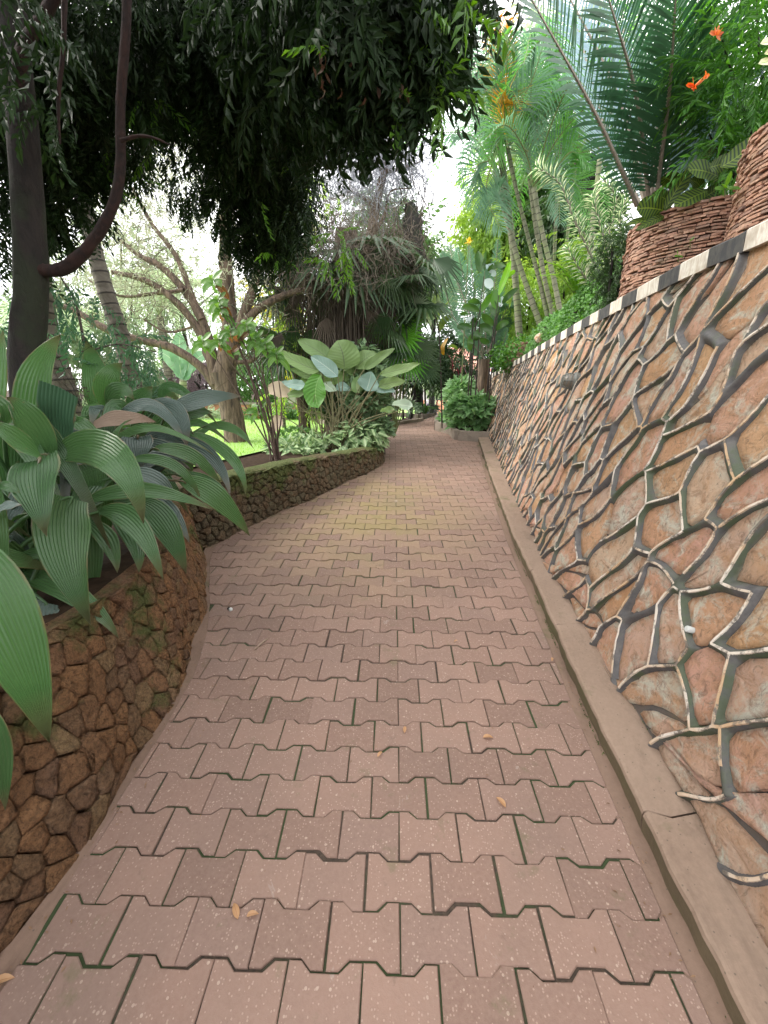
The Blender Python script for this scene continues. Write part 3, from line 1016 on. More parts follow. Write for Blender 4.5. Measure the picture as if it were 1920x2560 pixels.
def stone_mesh(P, S, depth, proud, ph, warp, rings=(1., .93, .62, .28), nz=.008, back=-.03, round_=.25, vmax=None, chunky=0.):
    """one stone: outline on the wall surface, bulging and rough"""
    for _ in range(1):                         # cut the corners once
        Q = []
        n = len(P)
        for k in range(n):
            a, b = P[k], P[(k + 1) % n]
            Q += [a + (b - a) * round_, a + (b - a) * (1 - round_)]
        P = np.array(Q)
    Q = []
    for k in range(len(P)):
        a, b = P[k], P[(k + 1) % len(P)]
        m = max(1, int(np.linalg.norm(b - a) / .05))
        for t in range(m):
            Q.append(a + (b - a) * t / m)
    P = np.array(Q); P = P + R.normal(0, .0022, P.shape)
    c = P.mean(0); n = len(P)
    V = []; ring_h = [back, proud * .9, proud, proud * 1.02]
    tx, ty = R.normal(0, .06, 2)
    off = R.rand() * 50
    out = []
    for ri, (rg, hh) in enumerate(zip(rings, ring_h)):
        q = c + (P - c) * rg
        if warp:
            du, dv = wavy(q[:, 0], q[:, 1], *warp)
            q = q + np.stack([du, dv], -1)
        if vmax is not None:
            q[:, 1] = np.minimum(q[:, 1], vmax(q[:, 0])); q[:, 1] = np.maximum(q[:, 1], 0.002)
        h = np.full(n, hh)
        if ri:
            h = h + nz * np.array([mnoise.fractal(Vector((x * 14 + off, y * 14, ri * .3)), .7, 2, 3) for x, y in q]) + (q - c)[:, 0] * tx * .6 + (q - c)[:, 1] * ty * .6
        out.append((q, h))
    q = c[None].copy()
    if warp:
        du, dv = wavy(q[:, 0], q[:, 1], *warp); q = q + np.stack([du, dv], -1)
    out.append((q, np.array([proud * 1.2 + nz * R.normal(0, .4)])))
    VV = []
    for q, h in out:
        pt, nn = S(q[:, 0], q[:, 1]); VV.append(pt + nn * h[:, None])
    V = np.concatenate(VV)
    F = []
    for ri in range(len(rings) - 1):
        for k in range(n):
            F.append((ri * n + k, ri * n + (k + 1) % n, (ri + 1) * n + (k + 1) % n, (ri + 1) * n + k))
    b = (len(rings) - 1) * n
    for k in range(n):
        F.append((b + k, b + (k + 1) % n, b + n))
    return V, F


# --- retaining wall surface
_L = lambda y: (zt(y) - zp(y) - .09) * math.hypot(1, BAT)


def S_ret(u, v):
    u = np.asarray(u, float); v = np.asarray(v, float)
    h = v / math.hypot(1, BAT)
    x = xb(u) + BAT * h; z = zp(u) + .09 + h
    e = .02
    tx_ = (xb(u + e) - xb(u - e)) / (2 * e); tz = np.full_like(u, SL)
    T = nrm(np.stack([tx_, np.ones_like(u), tz], -1)); Vv = nrm(np.stack([np.full_like(u, BAT), np.zeros_like(u), np.ones_like(u)], -1))
    N = nrm(np.cross(T, Vv)) * 1.0
    N = np.where(N[:, :1] > 0, -N, N)
    return np.stack([x, u, z], -1), N


wall = thing('retaining_wall', 'tall leaning retaining wall of pink stones with raised black and white mortar lines', 'wall')
fixed = [(1.9, .27), (1.73, .41), (1.52, .38), (1.37, .59), (1.82, .05), (1.63, .26), (1.42, .13), (1.28, .38), (1.11, .17), (1.16, .51), (1.0, .33), (.92, .11), (1.21, .65), (2.27, .95), (1.99, 1.07), (1.98, .91), (1.71, .99), (2.15, .68), (1.9, .72), (1.65, .68), (2.12, .47), (1.46, .79), (1.5, 1.01), (1.6, 1.16), (2.55, .83), (2.6, 1.02), (2.11, 1.84), (2.03, 1.61), (2.46, 1.72), (2.56, 1.6), (2.13, 1.41), (2.01, 1.46), (1.75, 1.32), (1.96, 1.3), (2.29, 1.3), (2.44, 1.25), (2.93, 1.55), (2.79, 1.67), (2.28, 1.74), (1.79, 1.45), (2.73, .73), (2.73, .54), (2.42, .44)]
SX = 1.55
SK = .36
seeds = seeds_fill(-.6, 10.6, _L, fixed, .215, SX, k=SK, rf=lambda u: np.interp(u, [0, 2.4, 3, 5, 10], [1.38, 1.38, 1.08, 1.15, 1.2]))
edge_on = {}


def has_ridge(i, j):
    k = (min(i, j), max(i, j))
    if k not in edge_on:
        edge_on[k] = random.Random(int(k[0] * 977 + k[1])).random() > .10
    return edge_on[k]


GAP = .020
WARP = (.026, 7.0, .4)
vis = []
for i in range(len(seeds)):
    P = cell(seeds, i, SX, lambda a, b: GAP if has_ridge(a, b) else .006, k=SK)
    if P is None or len(P) < 3:
        continue
    P[:, 1] = np.clip(P[:, 1], -.0, _L(P[:, 0]))
    P[:, 0] = np.clip(P[:, 0], -.6, 10.6)
    ar = abs(np.sum(P[:, 0] * np.roll(P[:, 1], -1) - np.roll(P[:, 0], -1) * P[:, 1])) / 2
    if ar < .0015:
        continue
    keep = [P[0]]
    for w_ in P[1:]:
        if np.linalg.norm(w_ - keep[-1]) > .008:
            keep.append(w_)
    if len(keep) < 3:
        continue
    vis.append((seeds[i][0], np.array(keep)))
vis.sort(key=lambda t: t[0] if t[0] > .35 else 50)
mst = MB()
for n_i, (u, P) in enumerate(vis):
    V, F = stone_mesh(P, S_ret, .03, R.uniform(.002, .014), 0, WARP, nz=.008, vmax=_L, back=-.03, rings=(1., .965, .66, .32), round_=.13)
    if n_i < 298:
        mb = MB(); mb.add(V, F, [0, 0, 0.]); mb.build('stone', M_stone, wall, smooth=True)
    else:
        mst.add(V, F, [0, 0, R.rand()])
if mst.n:
    tag(mst.build('far_stones', M_stone, wall), kind='stuff')

# raised mortar relief as one height field
us = [-.6]
while us[-1] < 10.6:
    us.append(us[-1] + np.interp(us[-1], [0, .5, 2.2, 4, 6, 10.6], [.03, .0058, .0065, .011, .018, .03]))
us = np.array(us); nv = 230
U = np.repeat(us[:, None], nv, 1); Tt = np.linspace(0, 1, nv)[None] * np.ones_like(U)
Vv_ = Tt * _L(U) * 1.0
du, dv = wavy(U, Vv_, *WARP)
qu = U - du; qv = Vv_ - dv
for _ in range(4):
    du, dv = wavy(qu, qv, *WARP)
    qu = U - du; qv = Vv_ - dv
qu = (qu + SK * qv) * SX
ss = fwd(seeds, SX, SK)
Nn = U.size; pts = np.stack([qu.ravel(), qv.ravel()], -1)
dist = np.full(Nn, 9.); rid = np.zeros(Nn)
has = np.zeros((len(ss), len(ss)), bool)
for a in range(len(ss)):
    nb = np.argsort(np.sum((ss - ss[a]) ** 2, 1))[1:20]
    for b in nb:
        has[a, b] = has_ridge(a, b)
for c0 in range(0, Nn, 20000):
    q = pts[c0:c0 + 20000]
    d2 = (q[:, None, 0] - ss[None, :, 0]) ** 2 + (q[:, None, 1] - ss[None, :, 1]) ** 2
    ix = np.argpartition(d2, 5, axis=1)[:, :6]
    dd = np.take_along_axis(d2, ix, 1); o_ = np.argsort(dd, 1); ix = np.take_along_axis(ix, o_, 1); dd = np.take_along_axis(dd, o_, 1)
    best = np.zeros(len(q))
    for k in range(1, 5):
        sep = np.linalg.norm(ss[ix[:, 0]] - ss[ix[:, k]], axis=1)
        de = (dd[:, k] - dd[:, 0]) / (2 * sep)
        de = np.where(has[ix[:, 0], ix[:, k]], de, 9)
        best = best + np.exp(-de * 110.)
    dist[c0:c0 + 20000] = np.clip(-np.log(best + 1e-9) / 110., 0, 9)
w_ridge = .031
CREST = .027
hgt = np.where(dist < w_ridge, (CREST + .005) * (1 - (np.minimum(dist, w_ridge) / w_ridge) ** 2.0) ** 1.15 - .005, -.006)
hgt += .0025 * np.array([mnoise.noise(Vector((a * 30, b * 30, 0))) for a, b in zip(U.ravel(), Vv_.ravel())])
pt, nn = S_ret(U.ravel(), Vv_.ravel())
mb = MB()
i = np.arange(len(us) - 1)[:, None]; j = np.arange(nv - 1)[None]
mb.add(pt + nn * hgt[:, None], np.stack([i * nv + j, (i + 1) * nv + j, (i + 1) * nv + j + 1, i * nv + j + 1], -1).reshape(-1, 4),
       np.stack([dist, np.ones(Nn), np.full(Nn, .5)], -1))
mb.build('mortar_relief', M_ridge, wall, smooth=True)

# the white line painted along the crests
mb = MB(); done_ = set()
for a in range(len(ss)):
    d2 = np.sum((ss - ss[a]) ** 2, 1); nb = np.argsort(d2)[1:16]
    for b in nb:
        key = (min(a, int(b)), max(a, int(b)))
        if key in done_ or not has_ridge(a, int(b)):
            continue
        done_.add(key)
        rr_ = random.Random(key[0] * 31 + key[1] * 7)
        if rr_.random() < .08:
            continue
        mid = (ss[a] + ss[b]) / 2; e = ss[b] - ss[a]; tdir = np.array([-e[1], e[0]]) / np.linalg.norm(e)
        lo_, hi_ = -.9, .9
        for c in np.concatenate([nb, np.argsort(np.sum((ss - ss[b]) ** 2, 1))[1:16]]):
            if c == b or c == a:
                continue
            nv_ = ss[c] - ss[a]; k_0 = np.dot((ss[c] + ss[a]) / 2 - mid, nv_); k_1 = np.dot(tdir, nv_)
            if k_1 > 1e-9:
                hi_ = min(hi_, k_0 / k_1)
            elif k_1 < -1e-9:
                lo_ = max(lo_, k_0 / k_1)
            elif k_0 < 0:
                hi_ = lo_
        if hi_ - lo_ < .02:
            continue
        if rr_.random() < .12:
            hi_ = lo_ + (hi_ - lo_) * rr_.uniform(.4, .8)
        m_ = max(3, int((hi_ - lo_) / .014))
        q = inv(mid + tdir * np.linspace(lo_, hi_, m_)[:, None], SX, SK)
        du, dv = wavy(q[:, 0], q[:, 1], *WARP); q = q + np.stack([du, dv], -1)
        q = q[(q[:, 1] > .004) & (q[:, 1] < _L(q[:, 0]) - .01) & (q[:, 0] > -.55) & (q[:, 0] < 10.55)]
        if len(q) < 3:
            continue
        T2 = nrm(np.gradient(q, axis=0)); S2 = np.stack([-T2[:, 1], T2[:, 0]], -1)
        w2 = .0046 + .0015 * np.array([mnoise.noise(Vector((p[0] * 25, p[1] * 25, 2))) for p in q])
        w2 = w2 * np.interp(q[:, 0], [0, 2, 6, 10], [1, 1, 1.05, 1.1])
        hh = CREST + .0016 + .0025 * np.array([mnoise.noise(Vector((p[0] * 30, p[1] * 30, 0))) for p in q])
        rows_ = []
        for sg, dz_ in ((-1.25, -.006), (-.9, 0), (.9, 0), (1.25, -.006)):
            r2 = q + S2 * (w2 * sg)[:, None]
            p_, n_2 = S_ret(r2[:, 0], r2[:, 1]); rows_.append(p_ + n_2 * (hh + dz_)[:, None])
        V = np.stack(rows_, 1); i = np.arange(len(q) - 1)[:, None]; j = np.arange(3)[None]
        mb.add(V.reshape(-1, 3), np.stack([i * 4 + j, i * 4 + j + 1, (i + 1) * 4 + j + 1, (i + 1) * 4 + j], -1).reshape(-1, 4), [0, 1, rr_.random()])
mb.build('painted_line', M_line, wall)

# solid core behind the face so that the wall has thickness
mb = MB()
yy = np.linspace(-.6, 10.6, 60)
prof = [(xb(yy) + .03, zp(yy) + .02), (xt(yy) + .03, zt(yy) - .03), (xt(yy) + .40, zt(yy) - .03), (xt(yy) + .40, zp(yy) - .1)]
V = np.stack([np.stack([a, yy, b], -1) for a, b in prof], 1)
i = np.arange(59)
for j in range(3):
    mb.add(V.reshape(-1, 3), np.stack([i * 4 + j, (i + 1) * 4 + j, (i + 1) * 4 + j + 1, i * 4 + j + 1], -1), [0, 0, .5])
for e in (0, 59):
    mb.add(V[e], [(0, 1, 2, 3)], [0, 0, .5])
mb.build('wall_core', M_back, wall)

# coping blocks, alternately painted
bounds = [2.42]
while bounds[0] > -.5:
    bounds.insert(0, bounds[0] - .235)
for q in (2.64, 2.85, 3.13, 3.36):
    bounds.append(q)
while bounds[-1] < 10.4:
    bounds.append(bounds[-1] + .222)
k0 = bounds.index(2.42)
for k in range(len(bounds) - 1):
    a, b = bounds[k] + .0015, bounds[k + 1] - .0015
    white = (k - k0) % 2 == 0
    mb = MB(); yy = np.linspace(a, b, 4)
    j0 = .003 * R.randn(4)
    x0 = xt(yy) - .072 + j0; z1 = zt(yy) + .030 + .002 * R.randn(4)
    if b < 2.43:
        x0 = x0 + .005
    sec = [(x0, z1 - .09), (x0 - .002, z1 - .008), (x0 + .008, z1), (x0 + .16, z1 + .002), (x0 + .16, z1 - .09)]
    V = np.stack([np.stack([p, yy, q], -1) for p, q in sec], 1)
    i = np.arange(3)
    for j in range(5):
        j2 = (j + 1) % 5
        mb.add(V.reshape(-1, 3), np.stack([i * 5 + j, (i + 1) * 5 + j, (i + 1) * 5 + j2, i * 5 + j2], -1), [0, 0, .5])
    mb.add(V[0], [(0, 1, 2, 3, 4)], [0, 0, .5]); mb.add(V[-1], [(4, 3, 2, 1, 0)], [0, 0, .5])
    o = mb.build('coping_block', M_wp if white else M_bp, wall)
    if k == k0:
        o['label'] = 'white painted coping block'

# bulkhead light on the wall
c, nn = S_ret(np.array([3.85]), np.array([1.27])); c = c[0]; nn = nn[0]
bl = thing('bulkhead_light', 'small round grey caged bulkhead light fixed to the pink stone wall', 'light')
ax = nrm(nn + np.array([0, 0, -.15])); s1 = nrm(np.cross(ax, [0, 0, 1])); s2 = np.cross(ax, s1)


def ringpts(o_, r, n=20):
    a = np.linspace(0, 2 * np.pi, n + 1)
    return [o_ + s1 * r * math.cos(t) + s2 * r * math.sin(t) for t in a]


mb = MB(); tube(mb, [c - ax * .01, c + ax * .03], [.078, .078], 18, k=1); tube(mb, [c + ax * .03, c + ax * .045], [.072, .066], 18, k=1); mb.build('base', M_light, bl)
mb = MB(); tube(mb, [c + ax * .04, c + ax * .09, c + ax * .115], [.058, .054, .036], 18, k=2); mb.build('glass', M_glass, bl, True)
mb = MB()
for (o_, r_) in ((.065, .067), (.095, .060), (.120, .044)):
    tube(mb, ringpts(c + ax * o_, r_), [.0045, .0045], 5, k=1)
for a in (0, 60, 120):
    a = math.radians(a); e = s1 * math.cos(a) + s2 * math.sin(a)
    tube(mb, [c + ax * .04 - e * .068, c + ax * .1 - e * .062, c + ax * .128, c + ax * .1 + e * .062, c + ax * .04 + e * .068], [.0045, .0045], 5, k=4)
mb.build('cage', M_light, bl, True)
# short white pipe end
c, nn = S_ret(np.array([1.43]), np.array([.46])); c = c[0]; nn = nn[0]
mb = MB(); tube(mb, [c, c + nn * .030, c + nn * .034], [.012, .013, .010], 12, k=1); mb.build('pipe_end', M_white, wall, True)

# ------------------------------------------------------------------ left lava stone walls


def lava_wall(name, label, pts, hfun, bat, r, sx, mat, seedn, gap, cap=True, proud=.02):
    t_ = thing(name, label, 'wall')
    P = smooth_pts(np.array(pts), 6)
    L = np.concatenate([[0], np.cumsum(np.linalg.norm(np.diff(P, axis=0), axis=1))])
    tot = L[-1]

    def S(u, v):
        u = np.asarray(u, float); v = np.asarray(v, float); uu = np.clip(u, 0, tot)
        x = np.interp(uu, L, P[:, 0]); y = np.interp(uu, L, P[:, 1])
        e = .06
        tx_ = np.interp(np.clip(uu + e, 0, tot), L, P[:, 0]) - np.interp(np.clip(uu - e, 0, tot), L, P[:, 0])
        ty_ = np.interp(np.clip(uu + e, 0, tot), L, P[:, 1]) - np.interp(np.clip(uu - e, 0, tot), L, P[:, 1])
        T = nrm(np.stack([tx_, ty_], -1)); out = np.stack([T[:, 1], -T[:, 0]], -1)   # to the right of travel
        h = v / math.hypot(1, bat)
        lump = .018 * np.sin(u * 4.3 + v * 5) + .012 * np.sin(u * 9.1 - v * 7)
        x = x + out[:, 0] * (-bat * h + lump); y = y + out[:, 1] * (-bat * h + lump)
        N = nrm(np.stack([out[:, 0], out[:, 1], np.full(len(out), bat)], -1))
        return np.stack([x, y, zp(np.interp(uu, L, P[:, 1])) - .01 + h], -1), N
    Hf = lambda u: np.array([hfun(a) for a in np.atleast_1d(np.interp(np.clip(u, 0, tot), L, P[:, 1]))]) * math.hypot(1, bat)
    sd_ = seeds_fill(0, tot, lambda u: Hf(u)[0], [], r, sx, seedn)
    vis = []
    for i in range(len(sd_)):
        C = cell(sd_, i, sx, lambda a, b: gap * random.uniform(.6, 1.5), ext=.5)
        if C is None or len(C) < 3:
            continue
        C[:, 1] = np.clip(C[:, 1], 0, Hf(C[:, 0])); C[:, 0] = np.clip(C[:, 0], 0, tot)
        ar = abs(np.sum(C[:, 0] * np.roll(C[:, 1], -1) - np.roll(C[:, 0], -1) * C[:, 1])) / 2
        if ar < .0006:
            continue
        keep = [C[0]]
        for w_ in C[1:]:
            if np.linalg.norm(w_ - keep[-1]) > .006:
                keep.append(w_)
        if len(keep) >= 3:
            vis.append((sd_[i][0], np.array(keep)))
    mst = MB()
    vis.sort(key=lambda t: t[0])
    for k, (u, C) in enumerate(vis):
        V, F = stone_mesh(C, S, .03, proud * R.uniform(.4, 1.5), 0, (.010, 14., 1.1), nz=.011, back=-.03, round_=.08, rings=(1., .95, .6, .28))
        if k < 298:
            mb = MB(); mb.add(V, F, [0, 0, 0.]); mb.build('stone', mat, t_, smooth=True)
        else:
            mst.add(V, F, [0, 0, R.rand()])
    if mst.n:
        tag(mst.build('small_stones', mat, t_), kind='stuff')
    # core with a rough top
    uu = np.linspace(0, tot, int(tot / .06)); n = len(uu); H_ = Hf(uu)
    p0, _n = S(uu, np.zeros(n)); p1, n1 = S(uu, H_)
    o2 = nrm(np.stack([n1[:, 0], n1[:, 1], np.zeros(n)], -1))
    lum = .012 * np.array([mnoise.noise(Vector((a * 6, 3, 1))) for a in uu])[:, None] * [0, 0, 1]
    rows = [p0 - _n * .02 - [0, 0, .1], p1 - n1 * .018, p1 - o2 * .05 + [0, 0, .012] + lum, p1 - o2 * .16 + [0, 0, .018] - lum, p1 - o2 * .26 + [0, 0, .0] + lum, p1 - o2 * .28 - [0, 0, .3]]
    V = np.stack(rows, 1); m_ = len(rows)
    mb = MB(); i = np.arange(n - 1)
    for j in range(m_ - 1):
        mb.add(V.reshape(-1, 3), np.stack([i * m_ + j, (i + 1) * m_ + j, (i + 1) * m_ + j + 1, i * m_ + j + 1], -1), [0, 0, .4], 0 if j < 1 else (1 if (j < 2 or bat < .2) else 2))
    mb.build('wall_core', [mat, mat, M_soil], t_)
    return S, Hf, tot


lava_wall('lava_stone_wall', 'rough orange-brown lava stone planter wall at the near left of the path', [(-1.05, -.6), (-1.05, .3), (-1.05, .65), (-1.06, .85), (-1.08, 1.47), (-1.11, 1.77), (-1.22, 2.15), (-1.42, 2.6), (-1.60, 3.0), (-1.75, 3.35)],
          lambda y: np.interp(y, [-.6, .6, 1.3, 3, 3.4], [.66, .65, .60, .48, .42]), .27, .078, 1.1, M_lavaA, 9000, .0012, proud=.008)
MW_S, MW_H, MW_T = lava_wall('mossy_stone_wall', 'low curving mossy stone wall holding the bed beside the lawn', [(-1.85, 3.05), (-1.64, 3.35), (-1.50, 3.72), (-1.31, 4.11), (-1.01, 4.74), (-.53, 5.79), (-.39, 6.2), (-.34, 6.6), (-.42, 6.95), (-.65, 7.15), (-1.0, 7.2)],
          lambda y: np.interp(y, [3, 4.3, 5.2, 6.2, 7.2], [.54, .47, .38, .285, .22]), .10, .062, 1.0, M_lavaB, 9000, .004)

# ================================================================== round planters of stacked broken tile


def tile_drum(name, label, cx, cy, rad, z0, z1, a0, a1, group, n_max=298):
    t_ = thing(name, label, 'planter', group)
    mb = MB()
    rows = int((z1 - z0) / .0175); tiles = []
    for r_ in range(rows):
        z = z0 + (r_ + .5) * (z1 - z0) / rows
        a = a0 + R.rand() * .1
        while a < a1:
            w = R.uniform(.035, .10) / rad
            tiles.append((a, min(a + w, a1), z + R.normal(0, .0022), R.uniform(.008, .0155)))
            a += w + .004 / rad
    R.shuffle(tiles)
    view = lambda t: -(math.cos((t[0] + t[1]) / 2 - math.atan2(-cy, -cx)))
    tiles.sort(key=view)
    for k, (a, b, z, h) in enumerate(tiles):
        tgt = MB() if k < n_max else mb
        ro = rad + R.normal(0, .005); am = (a + b) / 2; tl = R.normal(0, .0016)
        V = []
        for zz in (z - h / 2, z + h / 2):
            for (aa, rr) in ((a, ro), (am, ro + .003), (b, ro + R.normal(0, .003)), (b, rad - .06), (a, rad - .06)):
                V.append((cx + math.cos(aa) * rr, cy + math.sin(aa) * rr, zz + (tl if aa == a else -tl if aa == b else 0)))
        F = [(0, 1, 6, 5), (1, 2, 7, 6), (2, 3, 8, 7), (4, 0, 5, 9), (9, 5, 6, 7, 8), (0, 4, 3, 2, 1)]
        tgt.add(V, F, [0, 0, R.rand()])
        if tgt is not mb:
            tgt.build('clay_tile', M_tile, t_)
    if mb.n:
        tag(mb.build('clay_tiles', M_tile, t_), kind='stuff')
    mb = MB(); n = 28
    aa = np.linspace(0, 2 * np.pi, n, endpoint=False)
    rr = rad - .035
    V = [(cx + math.cos(a) * rr, cy + math.sin(a) * rr, z) for z in (z0 - .1, z1 - .02) for a in aa]
    F = [(i, (i + 1) % n, n + (i + 1) % n, n + i) for i in range(n)] + [tuple(range(n, 2 * n))]
    mb.add(V, F, [0, 0, .4]); mb.build('planter_fill', M_soil, t_)


tile_drum('tile_planter', 'stacked broken clay tile planter behind the coping, the farther of the large two', 2.12, 3.50, .50, 2.05, 2.62, math.radians(120), math.radians(330), 'round planters of stacked tile')
tile_drum('tile_planter', 'stacked broken clay tile planter at the right edge, nearest to the viewer', 2.20, 2.46, .52, 2.10, 2.70, math.radians(110), math.radians(300), 'round planters of stacked tile')
tile_drum('tile_planter', 'small creeper-covered stacked tile planter far along the wall top', 2.42, 8.6, .52, 1.82, 2.30, math.radians(120), math.radians(330), 'round planters of stacked tile', 200)

# ================================================================== concrete bed kerbs far down the path


def bed(name, label, outline, z0f, h, group=None, th=.09):
    t_ = thing(name, label, 'planter', group)
    mb = MB()
    P = np.array(outline, float)
    n = len(P)
    for k in range(n - 1):
        a, b = P[k], P[k + 1]; e = nrm(b - a); nn = np.array([e[1], -e[0]])
        seg = max(2, int(np.linalg.norm(b - a) / .12))
        for q in range(seg):
            p, r_ = a + (b - a) * q / seg, a + (b - a) * (q + 1) / seg
            if q == 0 and k: p = p + e * .0
            z = lambda w: float(zp(w[1]))
            ins = [p, r_, r_ - nn * th, p - nn * th]
            V = [(w[0], w[1], z(w) - .05) for w in ins] + [(w[0], w[1], z(w) + h + .002 * R.randn()) for w in ins]
            F = [(0, 1, 5, 4), (4, 5, 6, 7), (2, 3, 7, 6)]
            if q == 0: F.append((3, 0, 4, 7))
            if q == seg - 1: F.append((1, 2, 6, 5))
            mb.add(V, F, [0, 0, .5])
    mb.build('concrete_edge', M_planterc, t_)
    c = P.mean(0)
    mb = MB(); V = [(p[0], p[1], float(zp(p[1])) + h - .03) for p in P]
    mb.add(V, [tuple(range(n))], [0, 0, .5]); mb.build('soil', M_soil, t_)
    return t_


bed('raised_bed', 'nearer low concrete raised bed against the foot of the pink wall', [(1.72, 8.20), (1.05, 8.36), (1.00, 8.98), (1.25, 9.2), (1.9, 9.1)], None, .19, 'concrete raised beds')
bed('raised_bed', 'farther low concrete raised bed at the bend of the path', [(1.08, 8.92), (.73, 9.55), (.80, 10.6), (1.05, 11.4), (1.9, 11.2)], None, .19, 'concrete raised beds')
bed('bed_edging', 'thin concrete edging of the left bed near the end of the paving', [(.40, 11.12), (-.48, 10.16), (-1.5, 9.9), (-2.2, 10.8)][::1], None, .07)
bed('bed_edging', 'farthest thin concrete edging where the paving bends out of sight', [(.80, 12.2), (.40, 11.9), (-.3, 12.6)], None, .07)

# ================================================================== pleated palm-grass on the left (each leaf a part)
Z5 = lambda x, y: (x / 2.592, 800 + y / 2.592)
grass = []          # base, mid, tip (zoom pixels), width px, depths, kind, material
L_ = lambda *a: grass.append(a)
L_((228, 900), (215, 440), (395, 92), 200, 1.75, 1.70, 1.78, 'lance', 2, 0)
L_((-60, 800), (-30, 400), (22, 60), 120, 1.5, 1.5, 1.55, 'lance', 2, 0)
L_((395, 900), (372, 660), (385, 436), 205, 1.85, 1.72, 1.62, 'trunc', 5, 0)
L_((345, 920), (190, 650), (40, 500), 190, 1.62, 1.55, 1.5, 'lance', 1, 1)
L_((300, 900), (120, 780), (-80, 640), 160, 1.5, 1.4, 1.35, 'lance', 1, 2)
L_((340, 900), (700, 860), (932, 1325), 250, 1.72, 1.50, 1.42, 'lance', 1, 1)
L_((250, 905), (235, 1080), (305, 1402), 325, 1.44, 1.33, 1.25, 'hang', 1, 0)
L_((440, 1150), (425, 1500), (592, 1978), 345, 1.45, 1.38, 1.29, 'hang', 1, 0)
L_((-160, 1600), (400, 1735), (772, 2068), 165, 1.45, 1.43, 1.41, 'lance', 1, 1)
L_((-380, 1330), (20, 1950), (322, 2740), 400, 1.02, .98, .92, 'lance', 2, 3)
L_((-110, 2480), (-10, 2800), (32, 3185), 150, .85, .84, .82, 'lance', 1, 2)
L_((540, 1190), (940, 1105), (1392, 1235), 110, 1.65, 1.72, 1.82, 'lance', 1, 1)
L_((635, 1245), (870, 1320), (1060, 1690), 150, 1.62, 1.6, 1.55, 'lance', 1, 1)
L_((880, 1180), (1060, 1320), (1208, 1645), 185, 1.85, 1.8, 1.75, 'lance', 1, 0)
L_((1150, 1040), (1400, 1150), (1620, 1402), 150, 2.1, 2.15, 2.25, 'lance', 1, 0)
L_((980, 840), (1240, 880), (1440, 1085), 100, 2.2, 2.3, 2.4, 'lance', 1, 1)
L_((820, 990), (1010, 1030), (1142, 1165), 105, 1.9, 1.95, 2.0, 'lance', 3, 0)
L_((740, 660), (990, 560), (1212, 825), 95, 2.4, 2.4, 2.35, 'lance', 3, 0)
L_((950, 560), (1130, 600), (1215, 815), 150, 2.5, 2.45, 2.4, 'lance', 3, 0)
L_((1080, 610), (1320, 510), (1565, 497), 115, 2.5, 2.6, 2.75, 'lance', 3, 1)
L_((1170, 665), (1280, 605), (1382, 602), 70, 2.6, 2.65, 2.7, 'lance', 1, 1)
L_((640, 640), (625, 380), (556, 130), 165, 2.7, 2.7, 2.75, 'lance', 2, 0)
L_((690, 560), (690, 400), (796, 278), 165, 2.6, 2.55, 2.6, 'lance', 2, 0)
L_((860, 620), (910, 520), (988, 430), 150, 2.7, 2.7, 2.75, 'lance', 2, 0)
L_((690, 540), (775, 455), (870, 520), 110, 2.55, 2.5, 2.5, 'lance', 1, 0)
L_((1040, 540), (1140, 440), (1425, 690), 70, 2.8, 2.8, 2.8, 'lance', 2, 0)
L_((560, 700), (770, 640), (1015, 662), 130, 2.2, 2.15, 2.2, 'lance', 4, 0)
L_((890, 760), (890, 830), (900, 1000), 195, 2.15, 2.12, 2.1, 'hang', 3, 0)
L_((465, 640), (560, 700), (680, 800), 100, 1.95, 1.95, 1.9, 'lance', 2, 1)
L_((1200, 720), (1490, 880), (1592, 1140), 80, 2.6, 2.5, 2.45, 'lance', 2, 0)
L_((690, 860), (980, 700), (1390, 880), 60, 2.1, 2.15, 2.2, 'lance', 1, 0)
L_((810, 915), (1120, 940), (1305, 1170), 75, 2.0, 2.05, 2.1, 'lance', 1, 0)
L_((980, 790), (1330, 850), (1495, 1155), 100, 2.5, 2.5, 2.4, 'lance', 3, 0)
L_((1120, 1000), (1340, 1040), (1500, 1165), 70, 2.3, 2.3, 2.3, 'lance', 1, 0)
L_((1090, 1190), (1130, 1250), (1152, 1345), 70, 2.1, 2.05, 2.0, 'lance', 3, 0)
L_((-40, 1085), (50, 1080), (135, 1140), 70, 1.3, 1.3, 1.3, 'lance', 1, 0)
L_((-60, 1290), (30, 1215), (142, 1203), 100, 1.25, 1.25, 1.25, 'lance', 3, 0)
L_((290, 1830), (260, 1930), (290, 2080), 190, 1.35, 1.3, 1.28, 'hang', 3, 2)
L_((-30, 1000), (0, 1400), (40, 1800), 90, 1.3, 1.28, 1.25, 'lance', 1, 1)
L_((350, 1520), (200, 1520), (72, 1578), 80, 1.42, 1.4, 1.38, 'lance', 1, 1)
L_((330, 900), (560, 960), (560, 1230), 300, 1.9, 1.85, 1.8, 'hang', 1, 1)
L_((700, 1180), (900, 1200), (1000, 1420), 150, 2.0, 1.95, 1.9, 'lance', 1, 1)
L_((20, 700), (-60, 560), (-140, 640), 200, 1.5, 1.45, 1.4, 'lance', 1, 0)
L_((560, 1230), (600, 1500), (590, 1900), 130, 1.7, 1.66, 1.6, 'lance', 1, 1)
L_((1300, 700), (1500, 700), (1640, 830), 60, 2.9, 2.9, 2.9, 'lance', 1, 0)
L_((820, 840), (1050, 830), (1300, 960), 110, 2.3, 2.3, 2.3, 'lance', 3, 0)
L_((1180, 650), (1215, 800), (1240, 1050), 90, 2.6, 2.6, 2.6, 'lance', 2, 0)
L_((700, 1230), (860, 1400), (900, 1640), 130, 1.82, 1.76, 1.68, 'lance', 1, 0)
L_((560, 1300), (700, 1430), (760, 1640), 120, 1.66, 1.62, 1.58, 'lance', 1, 0)
